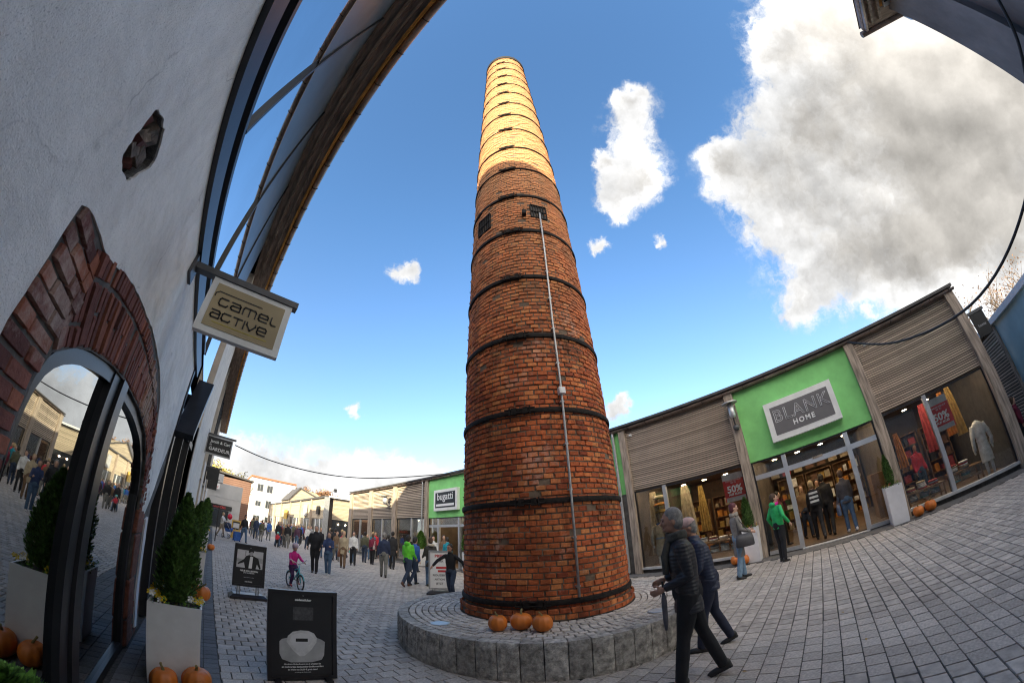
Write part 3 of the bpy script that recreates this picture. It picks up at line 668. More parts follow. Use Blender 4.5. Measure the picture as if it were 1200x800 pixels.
def left_building():
    hole = [(1.22+.14*math.cos(a)*(1+.15*math.sin(3*a)+rnd.uniform(-.09, .09)), 2.80+.165*math.sin(a)*(1+.12*math.cos(2*a)+rnd.uniform(-.08, .08))) for a in np.linspace(0, 2*PI, 37)[:-1]]
    jit = lambda l, s=.008: [(a+rnd.uniform(-s, s), b+rnd.uniform(-s, s)) for a, b in l]
    o2 = smooth_line(OUT[3:], 60)
    edge = [(1.2, 0)] + jit([(1.2, z) for z in np.linspace(.1, 2.2, 18)]) + jit([tuple(p) for p in o2], .006)
    right = jit([(4.77, 1.42), (4.83, 1.39), (4.92, 1.40), (5.0, 1.43), (5.2, 1.56), (5.38, 1.75), (5.55, 1.98), (5.78, 2.25), (5.92, 2.42), (5.98, 2.7)], .012)
    MB().poly_yz([(-9, 0)] + edge + right + [(6.0, 3.62), (-9, 3.62)], [hole], WX-.06, WX).build('plaster_wall', M['plaster'], lb, world=True)
    # masonry behind the plaster, with the arched opening cut through
    back = [(1.0, 0), (1.0, 3.0), (6.0, 3.0), (6.0, 2.0), (5.45, 1.5), (5.45, 0)] + ARCH_IN[::-1]
    MB().poly_yz(back, [[(a, b) for a, b in hole]], WX-.34, WX-.012).build('masonry', M['oldmortar'], lb, world=True)
    MB().box(WX-.5, WX-.06, -9, 1.0, 0, 3.62).box(WX-.5, WX-.345, 1.0, 1.5, 0, 3.62).box(WX-.34, WX-.06, 1.0, 6.0, 3.0, 3.62).build('wall_core', M['oldmortar'], lb, world=True)
    # rubble in the hole
    bump = MB()
    for k in range(26):
        a = rnd.uniform(0, 6.28); r = rnd.uniform(0, .13); s = rnd.uniform(.03, .07)
        mb = MB(); mt = Matrix.Translation((WX-.075+rnd.uniform(-.02, .03), 1.22+r*math.cos(a)*.95, 2.80+r*math.sin(a)*1.1)) @ Matrix.Rotation(rnd.uniform(0, 3), 4, (rnd.random(), rnd.random(), .3))
        mb.cbox((0, 0, 0), (s, s*1.4, s), mt); mb.build('rubble_stone', M['oldbrick'] if k % 4 == 0 else M['rubble'], lb, world=True)
    unit = brick_unit(.05); unit.name = 'brick'; unit.materials.append(M['oldbrick']); pinv = wmat(lb).inverted()
    def brk(y, z, w, h, ang, depth=.26, pr=0):
        inst(unit, 'brick', lb, (WX-depth/2+.004+pr+rnd.uniform(-.006, .010), y, z), (depth, w, h), (ang+rnd.uniform(-.015, .015), rnd.uniform(-.02, .02), rnd.uniform(-.02, .02)), pinv=pinv)
    # left pier, coursed
    z = 0; i = 0
    while z < 2.42:
        h = .076
        y0 = 1.21 + rnd.uniform(-.015, .015)
        y1 = 1.515 if z < 1.85 else float(np.interp(z, [1.85, 2.0, 2.12, 2.3, 2.45], [1.52, 1.57, 1.55, 1.52, 1.50]))
        if z > 2.33: y0 = 1.2; y1 = 1.5 if z < 2.38 else 1.36
        s = y0 + ((y1-y0)*(.62 if i % 2 else .36))
        for a, b in ((y0, s), (s, y1)):
            brk((a+b)/2, z+h/2+.005, b-a-.012, h-.012-rnd.uniform(0, .006), 0)
        z += h; i += 1
    # two rings of upright bricks over the opening
    inn = smooth_line([(1.60, 2.03), (1.78, 2.12), (1.98, 2.19), (2.4, 2.27), (2.81, 2.30), (3.46, 2.28), (4.05, 2.17), (4.41, 1.96), (4.58, 1.7), (4.625, 1.45)], 70)
    tt = np.gradient(inn, axis=0); tt /= np.hypot(tt[:, 0], tt[:, 1])[:, None]; nn = np.stack([-tt[:, 1], tt[:, 0]], 1)
    n = len(inn)
    for k in range(n):
        f = k/(n-1); th = .30-.15*max(0, (f-.45)/.55)
        ang = math.atan2(tt[k, 1], tt[k, 0]) + (.12 if f < .15 else 0)
        seg = math.hypot(*(inn[min(k+1, n-1)]-inn[max(k-1, 0)]))/2
        if k in (0, n-1): seg = math.hypot(*(inn[1]-inn[0]))
        if k < 4: parts = ((.0, .1), (.1, th))
        else: parts = ((0, th),) if k % 3 else ((0, th*.55), (th*.55, th))
        for a, b in parts:
            c = inn[k] + nn[k]*((a+b)/2+.005)
            brk(c[0], c[1], seg-.010, b-a-.01, ang, pr=rnd.uniform(-.012, .0))
    mid = [inn[k] + nn[k]*(.315-.15*max(0, (k/(n-1)-.45)/.55)) for k in range(n)]
    midl = smooth_line(mid[2:], 78); t2 = np.gradient(midl, axis=0); t2 /= np.hypot(t2[:, 0], t2[:, 1])[:, None]; n2 = np.stack([-t2[:, 1], t2[:, 0]], 1)
    for k in range(len(midl)):
        th = .115 - .04*k/len(midl); c = midl[k]+n2[k]*(th/2); seg = math.hypot(*(midl[1]-midl[0]))
        brk(c[0], c[1], seg-.009, th-.008, math.atan2(t2[k, 1], t2[k, 0]), pr=rnd.uniform(-.012, .006))
    # small wedge of coursed bricks left of the ring
    for z, a, b in ((2.14, 1.52, 1.60), (2.23, 1.50, 1.6), (2.32, 1.5, 1.58), (2.40, 1.48, 1.6)):
        brk((a+b)/2, z, b-a, .07, 0)
    # right pier: sandstone blocks with rough infill
    stone = mat('red_sandstone', (.20, .075, .05), .9, .25, 6, .8, 30, island=.2, dist=.02)
    su = brick_unit(.04); su.name = 'stone_block'; su.materials.append(stone)
    z = 0
    for h in (.30, .42, .48, .26):
        inst(su, 'stone_block', lb, (WX-.165+rnd.uniform(-.008, .008), 4.77+rnd.uniform(-.02, .02), z+h/2), (.34, .30, h-.012), (0, 0, 0), pinv=pinv); z += h
    for zz in np.arange(.04, 1.5, .085):
        for yy in (5.0, 5.19, 5.36):
            if zz > 1.35 and yy > 5.1: continue
            brk(yy+rnd.uniform(-.03, .03), zz, rnd.uniform(.12, .18), .072, rnd.uniform(-.05, .05), pr=-.02)
    for zz in np.arange(1.55, 2.4, .09):
        y0 = 5.1+(zz-1.55)*.9+.1
        brk(y0+.18, zz, .3, .075, 0, pr=-.03)
    MB().poly_yz([(5.06, .1), (5.2, .08), (5.24, .6), (5.3, 1.1), (5.24, 1.38), (5.1, 1.35), (5.12, .8), (5.04, .5)], [], WX-.05, WX+.01).build('plaster_patch', M['white'], lb, world=True)
    # reveals: bricks on the inner left and right faces
    for zz in np.arange(.04, 2.0, .083):
        for xx in (WX-.27,):
            inst(unit, 'brick', lb, (xx, 4.66, zz), (.14, .1, .072), (0, 0, rnd.uniform(-.05, .05)), pinv=pinv)
    # frame and panes in the arch
    door = MB()
    GX = WX-.08
    inl = smooth_line(ARCH_IN[1:-1], 40)
    fr = MB()
    tg = np.gradient(inl, axis=0); tg /= np.hypot(tg[:, 0], tg[:, 1])[:, None]
    vs = []
    for p, t in zip(inl, tg):
        q = p+np.array([t[1], -t[0]])*.075
        vs += [(GX-.03, *p), (GX+.04, *p), (GX+.04, *q), (GX-.03, *q)]
    fr.add(vs, [(i*4+k, i*4+(k+1) % 4, i*4+4+(k+1) % 4, i*4+4+k) for i in range(len(inl)-1) for k in range(4)])
    fr.box(GX-.03, GX+.04, 1.53, 1.60, 0, 1.6).box(GX-.03, GX+.04, 4.5, 4.62, 0, 1.6).box(GX-.03, GX+.04, 1.6, 4.5, 0, .09)
    wf = fr.build('window_frame', M['darkframe'], lb, world=True)
    MB().box(GX-.04, GX+.05, 2.56, 2.71, 0.0, 2.30).build('door_post', M['darkframe'], lb, world=True)
    MB().box(GX-.02, GX+.075, 2.725, 2.88, 0.0, 2.30).build('door_post', M['darkframe'], lb, world=True)
    def clip(y0, y1):
        top = [(float(p[0]), float(p[1])) for p in inl if y0 < p[0] < y1 and p[1] > 1.2]
        zi = lambda y: float(np.interp(y, inl[4:-4, 0], inl[4:-4, 1]))
        return [(y0, .05), (y1, .05), (y1, zi(y1) if y1 < 4.5 else 1.5)] + top[::-1] + [(y0, zi(y0) if y0 > 1.6 else 1.5)]
    MB().poly_yz(clip(1.56, 2.57), [], GX-.012, GX).build('pane', M['glassdark'], wf, world=True)
    MB().poly_yz(clip(2.87, 4.6), [], GX-.012, GX).build('pane', M['glassdark'], wf, world=True)
    # dark room behind, with floor, so the window has depth
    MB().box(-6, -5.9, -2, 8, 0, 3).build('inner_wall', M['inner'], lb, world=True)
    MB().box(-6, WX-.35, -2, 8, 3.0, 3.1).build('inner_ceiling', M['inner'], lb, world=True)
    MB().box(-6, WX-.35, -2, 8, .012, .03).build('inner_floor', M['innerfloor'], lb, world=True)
    # black band, ledge glass, mirrored upper floor
    MB().box(WX-.1, WX+.045, -9, 6.4, 3.62, 3.84).build('black_band', M['darkframe'], lb, world=True)
    MB().box(WX-.10, WX-.02, -9, 6.4, 3.84, 4.04).build('ledge_pane', M['mirror'], lb, world=True)
    MB().box(WX-.1, WX+.03, -9, 6.4, 4.04, 4.10).build('black_profile', M['darkframe'], lb, world=True)
    for y in np.arange(-2.65-4.6, 8.5, 2.3):
        MB().box(WX-.03, WX, y+.02, y+2.28, 4.1, 5.74).build('upper_pane', M['mirror'], lb, world=True)
        MB().box(WX-.03, WX+.004, y+.02, y+2.28, 5.77, 8.75).build('spandrel_panel', M['slate'], lb, world=True)
        MB().box(WX-.03, WX+.012, y+.02, y+2.28, 5.741, 5.769).build('spandrel_edge', M['eavewood'], lb, world=True)
        MB().box(WX-.02, WX+.035, y-.02, y+.02, 4.1, 8.75).build('mullion', M['darkframe'], lb, world=True)
    # further panes beyond the rendered pier
    for y in np.arange(17.2, 36, 2.35):
        MB().box(WX-.06, WX-.03, y+.02, y+2.3, 3.0, 8.75).build('upper_pane', M['mirror'], lb, world=True)
        MB().box(WX-.05, WX+.02, y-.04, y+.04, 3.0, 8.75).build('mullion', M['beige'] if int(y) % 2 else M['darkframe'], lb, world=True)
    MB().box(WX-.4, WX+.03, 10.6, 17.0, 0, 8.75).build('rendered_pier', M['beige'], lb, world=True)
    for a, b, z in ((19.5, 22, 3.9), (25.5, 28, 3.9), (31.5, 37, 8.75)): MB().box(WX-.4, WX+.01, a, b, 0, z).build('rendered_wall', M['beige'], lb, world=True)
    # tilted glass awning box at the end of the plaster
    aw = MB(); q = [(5.95, 2.62), (7.25, 3.86), (7.33, 3.78), (6.03, 2.54)]
    vs = [(WX, *p) for p in q] + [(WX+.30, *p) for p in q]
    aw.add(vs, [(0, 1, 2, 3), (7, 6, 5, 4), (0, 4, 5, 1), (1, 5, 6, 2), (2, 6, 7, 3), (3, 7, 4, 0)])
    awn = aw.build('awning', M['darkframe'], lb, world=True, fix=True)
    # next shopfront: black posts and panes
    sf = MB().box(WX-.12, WX-.03, 6.05, 10.6, 2.95, 3.1).box(WX-.12, WX+.02, 6.0, 6.12, 0, 3.6).box(WX-.12, WX+.02, 10.45, 10.6, 0, 3.6).box(WX-.12, WX-.03, 6.05, 10.6, 0, .12).build('shopfront_frame', M['darkframe'], lb, world=True)
    for y0, y1 in ((6.12, 7.5), (7.56, 9.0), (9.06, 10.45)):
        MB().box(WX-.10, WX-.085, y0, y1, .12, 2.95).build('pane', M['glassdark'], sf, world=True)
        MB().box(WX-.10, WX-.085, y0, y1, 3.1, 3.6).build('pane', M['mirror'], sf, world=True)
        MB().box(WX-.12, WX+.0, y1, y1+.06, 0, 3.6).build('post', M['darkframe'], sf, world=True)
    for y0, y1 in ((17.0, 19.5), (22, 25.5), (28, 31.5)):
        sf2 = MB().box(WX-.12, WX+.0, y0, y1, 2.9, 3.0).build('shopfront_frame', M['darkframe'], lb, world=True)
        MB().box(WX-.10, WX-.085, y0, y1, .1, 2.9).build('pane', M['glassdark'], sf2, world=True)
    # door pull on next shop
    # eaves
    MB().box(WX-.02, -.30, -9, 37.2, 8.76, 8.80).build('soffit_board', M['eavewood'], lb, world=True)
    MB().box(-.30, -.24, -9, 37.2, 8.70, 8.95).build('orange_fascia', M['rustwood'], lb, world=True)
    MB().box(-.62, -.56, -9, 37.2, 8.70, 8.758).build('soffit_batten', M['eavewood'], lb, world=True)
    MB().box(-.44, -.40, -9, 37.2, 8.71, 8.758).build('soffit_batten', M['eavewood'], lb, world=True)
    g = MB(); n = 10
    prof = [(-.17+.075*math.cos(a), 8.83+.075*math.sin(a)) for a in np.linspace(PI, 2*PI, n)]
    vs = [(x, y, z) for y in (-9, 37.3) for x, z in prof]
    g.add(vs, [(i, i+1, n+i+1, n+i) for i in range(n-1)])
    gut = g.build('gutter', M['gutter'], lb, world=True, smooth=True)
    for y in np.arange(-8.6, 37, .78):
        b = MB(); b.tube([(-.17+.082*math.cos(a), y, 8.83+.082*math.sin(a)) for a in np.linspace(PI, 2*PI, 8)], .008, 5); b.build('gutter_bracket', M['iron'], gut, world=True)
    # roofs: high hipped part over the near end, lower pitch beyond
    def roofm(vs, fs, nm):
        MB().add(vs, fs).build(nm, M['roof'], lb, world=True)
    roofm([(-.24, -15, 8.97), (-.24, 14.8, 8.97), (-13.8, 14.8, 8.97), (-13.8, -15, 8.97), (-7, 4.6, 15.8), (-7, -8, 15.8)], [(0, 1, 4, 5), (1, 2, 4), (2, 3, 5, 4), (3, 0, 5)], 'hipped_roof')
    roofm([(-.24, 14.8, 8.96), (-.24, 37.2, 8.96), (-13.8, 37.2, 8.96), (-13.8, 14.8, 8.96), (-7, 37.2, 10.6), (-7, 12, 10.6)], [(0, 1, 4, 5), (1, 2, 4), (2, 3, 5, 4)], 'low_roof')
    MB().box(-13.8, WX-.5, 36.9, 37.15, 0, 8.9).box(-13.8, -13.5, -15, 37, 0, 8.9).build('outer_wall', M['beige'], lb, world=True)
    MB().box(-13.4, -1.4, -9, 36.8, 8.5, 8.6).build('upper_ceiling', M['inner'], lb, world=True)
left_building()
# long downpipe beside the rendered pier
# ------------------------------------------------------------ projecting signs on the left wall
def text_mesh(body, size, parent, name, m, M4, extrude=.003, outline=0, align='CENTER', space=1.0, bold=0):
    cu = bpy.data.curves.new(name, 'FONT'); cu.body = body; cu.size = size; cu.align_x = align; cu.align_y = 'CENTER'; cu.space_character = space
    cu.resolution_u = 3
    if outline: cu.fill_mode = 'NONE'; cu.bevel_depth = outline; cu.bevel_resolution = 1
    else: cu.extrude = extrude; cu.offset = bold
    t = bpy.data.objects.new('tmp', cu); COL.objects.link(t)
    dg = bpy.context.evaluated_depsgraph_get(); me = bpy.data.meshes.new_from_object(t.evaluated_get(dg))
    bpy.data.objects.remove(t); bpy.data.curves.remove(cu)
    me.name = name; me.transform(M4); me.materials.clear(); me.materials.append(m)
    o = bpy.data.objects.new(name, me); COL.objects.link(o); o.parent = parent; o.matrix_parent_inverse = wmat(parent).inverted(); return o
def face_M(origin, right, up):     # text plane: x -> right, y -> up
    r = Vector(right).normalized(); u = Vector(up).normalized(); n = r.cross(u)
    m = Matrix((r, u, n)).transposed().to_4x4(); return Matrix.Translation(origin) @ m
GL = {'c': [[(1, .15), (.85, 0), (.15, 0), (0, .15), (0, .55), (.15, .7), (.9, .7)]],
 'a': [[(0, .7), (.85, .7), (1, .55), (1, 0), (.15, 0), (0, .12), (0, .28), (.15, .4), (1, .4)]],
 'm': [[(0, 0), (0, .55), (.12, .7), (1.25, .7), (1.4, .55), (1.4, 0)], [(.7, .7), (.7, 0)]],
 'e': [[(0, .35), (1, .35), (1, .55), (.85, .7), (.15, .7), (0, .55), (0, .15), (.15, 0), (.95, 0)]],
 'l': [[(0, .7), (0, .15), (.15, 0), (.6, 0)]],
 't': [[(0, .7), (1, .7)], [(.5, .7), (.5, 0)]], 'i': [[(0, 0), (0, .7)]], 'v': [[(0, .7), (0, .5), (.5, 0), (1, .5), (1, .7)]]}
def stroke_word(mb, word, x, y, h, wd, F, gap=.32, w=.85):
    for ch in word:
        mx = max(p[0] for s in GL[ch] for p in s)
        for s in GL[ch]:
            for a, b in zip(s[:-1], s[1:]):
                A = Vector((x+a[0]*h*w, y+a[1]*h, 0)); B = Vector((x+b[0]*h*w, y+b[1]*h, 0)); t = (B-A); L = t.length+wd; t.normalize(); nrm = Vector((-t.y, t.x, 0)); c = (A+B)/2
                q = [c+t*sx*L/2+nrm*sy*wd/2 for sx, sy in ((-1, -1), (1, -1), (1, 1), (-1, 1))]
                vs = [(v.x, v.y, 0) for v in q]+[(v.x, v.y, .004) for v in q]
                mb.add([F @ Vector(v) for v in vs], [(4, 5, 6, 7), (0, 1, 5, 4), (1, 2, 6, 5), (2, 3, 7, 6), (3, 0, 4, 7)])
        x += (mx*w+gap)*h
    return x
def sign_one():
    s = empty('projecting_sign', 'tan square projecting sign with black rounded lettering hanging from grey bar near the arch', 'sign', (WX, 3.1, 3.5))
    MB().box(WX+.0, .28, 3.06, 3.16, 3.53, 3.59).box(WX, WX+.03, 3.0, 3.22, 3.42, 3.62).build('bracket_bar', M['bracket'], s, world=True)
    MB().box(-.56, .235, 3.075, 3.145, 2.99, 3.525).build('sign_case', M['signwhite'], s, world=True)
    MB().box(-.50, .175, 3.069, 3.151, 3.05, 3.475).build('sign_board', M['gold'], s, world=True)
    F = face_M((-.455, 3.068, 3.27), (1, 0, 0), (0, 0, 1))
    mb = MB(); stroke_word(mb, 'camel', .03, .0, .10, .013, F, w=.86)
    stroke_word(mb, 'active', -.0, -.13, .10, .013, F, gap=.25, w=.80)
    for a, b in (((-.03, .07), (-.03, .10)), ((-.03, .10), (.0, .125)), ((.0, .125), (.42, .125))):
        A = Vector((*a, 0)); B = Vector((*b, 0)); t = (B-A).normalized(); nrm = Vector((-t.y, t.x, 0))*.005
        vs = [A-nrm-t*.004, B-nrm+t*.004, B+nrm+t*.004, A+nrm-t*.004]; mb.add([F @ Vector((v.x, v.y, .003)) for v in vs], [(0, 1, 2, 3)])
    mb.build('lettering', M['black'], s, world=True)
    mb = MB(); yl = mat('yellow_line', (.55, .45, .05), .6, .1, 5, 0)
    mb.box(-.42, .10, 3.0665, 3.0685, 3.098, 3.104); mb.build('yellow_line', yl, s, world=True)
    s = empty('projecting_sign', 'small black projecting sign with white lettering further along the left wall', 'sign', (WX, 16, 4.5))
    MB().box(WX, .42, 15.95, 16.05, 4.5, 4.57).box(WX, WX+.04, 15.8, 16.2, 4.3, 4.7).build('bracket_bar', M['bracket'], s, world=True)
    MB().box(-.78, .30, 15.96, 16.04, 3.74, 4.48).build('sign_case', M['printgrey'], s, world=True)
    MB().box(-.73, .25, 15.95, 16.05, 3.80, 4.44).build('sign_board', M['black'], s, world=True)
    text_mesh('Jacob & Carl', .16, s, 'lettering', M['printwhite'], face_M((-.20, 15.945, 4.27), (1, 0, 0), (0, 0, 1)), bold=.002)
    text_mesh('BY', .09, s, 'lettering', M['printwhite'], face_M((-.58, 15.945, 4.12), (1, 0, 0), (0, 0, 1)))
    text_mesh('GARDEUR', .19, s, 'lettering', M['printwhite'], face_M((-.20, 15.945, 3.97), (1, 0, 0), (0, 0, 1)), bold=.003)
    for y, z, l in ((22.5, 3.9, 'dark square projecting sign third along the left wall'), (28, 3.7, 'dark square projecting sign farthest along the left wall')):
        s = empty('projecting_sign', l, 'sign', (WX, y, z))
        MB().box(WX, .1, y-.04, y+.04, z, z+.07).build('bracket_bar', M['bracket'], s, world=True)
        MB().box(WX+.1, 0, y-.04, y+.04, z-.7, z-.01).build('sign_board', M['black'], s, world=True)
sign_one()
# ============================================================ RIGHT ROW OF SHOPS
XF = 11.35
rb = empty('shop_row', 'long single-storey row of shops with timber slats and green render panels', 'building', (XF, 12, 0))
EZ = 5.02
PILS = [(-5.92, -5.62), (-2.36, -2.08), (1.62, 1.90), (5.60, 5.84), (14.25, 14.5), (18.28, 18.6), (22.32, 22.85), (26.4, 27.0), (30.75, 31.4)]
slat_me = None
def pillar(y0, y1, z1=4.97):
    MB().box(XF-.14, XF+.12, y0, y1, .0, z1).build('timber_pillar', M['wood'], rb, world=True)
def slat_bay(y0, y1, z0=2.80, z1=4.93, step=.062, fine=True):
    MB().box(XF+.03, XF+.08, y0, y1, z0, z1).build('slat_backing', M['slatback'], rb, world=True)
    z = z0+.02
    unit = slat_me
    while z < z1-.03:
        L = y1-y0
        o = inst(unit, 'timber_slat', rb, (XF-.005+rnd.uniform(-.004, .004), (y0+y1)/2, z+step*.3), (.045, L-.01, step*.60), (0, rnd.uniform(-.04, .04), rnd.uniform(-.0008, .0008)), pinv=rbinv)
        z += step
def right_row():
    global slat_me, rbinv
    rbinv = wmat(rb).inverted()
    slat_me = brick_unit(.02); slat_me.name = 'timber_slat'; slat_me.materials.append(M['slat'])
    for a, b in PILS: pillar(a, b)
    bays = {'slat': [(-5.62, -2.36), (1.90, 5.60), (18.6, 22.32), (22.85, 26.4), (27.0, 30.75), (6.3, 10.1)], 'green': [(-2.08, 1.62), (14.5, 18.28), (5.84, 6.02)]}
    for i, (a, b) in enumerate(bays['slat']): slat_bay(a, b, step=.062 if i < 2 or i == 5 else .105)
    MB().box(XF-.02, XF+.1, 10.1, 14.25, 2.78, 4.95).build('green_panel', M['green'], rb, world=True)
    pillar(10.0, 10.25); 
    for a, b in bays['green'][:2]:
        MB().box(XF-.03, XF+.1, a, b, 2.74, 4.95).build('green_panel', M['green'], rb, world=True)
    MB().box(XF-.03, XF+.1, 5.84, 6.3, 2.74, 4.95).build('green_panel', M['green'], rb, world=True)
    MB().box(XF-.06, XF+.1, 5.84, 6.3, 0, 2.73).build('render_wall', M['plinth'], rb, world=True)
    # gutter, roof edge and downpipe
    MB().box(XF-.20, XF+6.5, -5.98, 31.5, EZ+.06, EZ+.14).build('roof', M['roof'], rb, world=True)
    MB().box(XF-.02, XF+.06, -5.94, 31.45, 4.93, EZ+.058).build('fascia', M['eavewood'], rb, world=True)
    g = MB(); n = 9; prof = [(XF-.14+.075*math.cos(a), EZ+.065*math.sin(a)) for a in np.linspace(PI, 2*PI, n)]
    g.add([(x, y, z) for y in (-6.0, 31.55) for x, z in prof], [(i, n+i, n+i+1, i+1) for i in range(n-1)])
    gut = g.build('gutter', M['gutter'], rb, world=True, smooth=True)
    y = -5.8
    while y < 31.4:
        b = MB(); b.tube([(XF-.14+.08*math.cos(a), y, EZ+.07*math.sin(a)) for a in np.linspace(PI, 2*PI, 7)], .007, 4); b.build('gutter_bracket', M['iron'], gut, world=True); y += .7
    for yy in (6.08, 18.9):
        mb = MB(); mb.tube([(XF-.13, yy, EZ-.02), (XF-.11, yy, 4.8), (XF-.11, yy, .9), (XF-.11, yy, .05)], .05, 12)
        o = mb.build('downpipe', M['zinc'], rb, world=True, smooth=True)
        mb = MB(); mb.tube([(XF-.11, yy, 1.2), (XF-.11, yy, .05)], .058, 12); mb.build('downpipe_foot', M['zinc'], o, world=True)
    # back and end walls, inner floor and ceiling
    for a, b in ((-5.93, -5.75), (31.2, 31.38)): MB().box(XF+.13, XF+6.4, a, b, 0, EZ).build('end_wall', M['slatback'], rb, world=True)
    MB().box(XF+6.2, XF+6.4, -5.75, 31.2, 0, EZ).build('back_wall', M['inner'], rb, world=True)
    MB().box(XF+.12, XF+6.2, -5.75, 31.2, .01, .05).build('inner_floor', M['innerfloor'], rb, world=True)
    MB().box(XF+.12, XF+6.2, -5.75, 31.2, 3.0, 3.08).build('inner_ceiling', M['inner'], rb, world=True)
    for y in (-2.2, 1.75, 5.9, 14.3, 18.5, 26.7):
        MB().box(XF+.14, XF+6.2, y-.05, y+.05, .05, 3.0).build('partition', M['inner'], rb, world=True)
    # plinth under the windows
    for a, b in ((-5.62, -2.36), (1.90, 5.60)):
        MB().box(XF-.02, XF+.12, a, b, 0, .12).build('window_plinth', M['plinth'], rb, world=True)
        MB().box(XF-.10, XF+.12, a, b, .12, .19).build('window_sill', M['sill'], rb, world=True)
    def glazing(y0, y1, mul, z0=.19, z1=2.78, wide=.05):
        f = MB().box(XF-.0, XF+.06, y0, y0+wide, z0, z1).box(XF, XF+.06, y1-wide, y1, z0, z1).box(XF, XF+.06, y0+wide, y1-wide, z1-.06, z1).build('window_frame', M['darkframe'], rb, world=True)
        ys = [y0+wide] + sorted(mul) + [y1-wide]
        for m_ in mul: MB().box(XF-.04, XF+.07, m_-.06, m_+.06, z0, z1).build('window_post', M['alu'], f, world=True)
        for a, b in zip(ys[:-1], ys[1:]): MB().box(XF+.025, XF+.037, a, b, z0, z1-.06).build('pane', M['glass'], f, world=True)
    glazing(-5.62, -2.36, [-3.68]); glazing(1.90, 5.60, [4.5])
    for a, b, m_ in ((18.6, 22.32, 20.3), (22.85, 26.4, 24.6), (27.0, 30.75, 28.9)):
        MB().box(XF-.02, XF+.12, a, b, 0, .15).build('window_plinth', M['plinth'], rb, world=True)
        glazing(a, b, [m_], .15)
    MB().box(XF-.02, XF+.12, 6.3, 14.25, 0, .15).build('window_plinth', M['plinth'], rb, world=True)
    glazing(6.3, 10.0, [8.1], .15); glazing(10.25, 14.25, [12.2], .15)
    # shop entrances: posts, transom, overlights, side panes, open middle
    for a, b, p0, p1 in ((-2.08, 1.62, -1.22, .64), (14.5, 18.28, 15.35, 17.25)):
        f = MB().box(XF, XF+.07, a, a+.05, .0, 2.73).box(XF, XF+.07, b-.05, b, .0, 2.73).box(XF, XF+.07, a+.05, b-.05, 2.69, 2.73).build('entrance_frame', M['darkframe'], rb, world=True)
        for p in (p0, p1): MB().box(XF-.05, XF+.08, p-.065, p+.065, .02, 2.69).build('entrance_post', M['alu'], f, world=True)
        for q, r in ((a+.05, p0-.066), (p0+.066, p1-.066), (p1+.066, b-.05)):
            MB().box(XF-.03, XF+.07, q, r, 2.20, 2.34).build('transom', M['alu'], f, world=True)
            MB().box(XF+.02, XF+.032, q, r, 2.34, 2.69).build('pane', M['glass'], f, world=True)
        for q, r in ((a+.05, p0-.066), (p1+.066, b-.05)):
            MB().box(XF+.02, XF+.032, q, r, .12, 2.20).build('pane', M['glass'], f, world=True)
            MB().box(XF-.03, XF+.07, q, r, .02, .12).build('bottom_rail', M['alu'], f, world=True)
        MB().box(XF-.12, XF+.1, p0, p1, .0, .02).build('threshold', M['sill'], f, world=True)
    MB().box(XF-.045, XF-.03, -.30-.15, -.30+.15, 2.30, 2.36).build('door_sensor', M['wood'], rb, world=True)
    # ceiling spots
    for y0, y1 in ((-5.5, -2.5), (-2.0, 1.5), (2.0, 5.6), (6.5, 14), (14.6, 18.2), (18.8, 30.6)):
        for y in np.arange(y0+.4, y1, .95 if y1 < 14.5 else 1.5):
            for x in (XF+.42, XF+.95, XF+2.4, XF+4.2):  # the row nearest the glass is added to brighten the window displays
                mb = MB(); mb.lathe([(.001, 2.985), (.085, 2.985), (.10, 3.0)], (x, y), 10); mb.build('ceiling_spot', M['spot'], rb, world=True)
right_row()
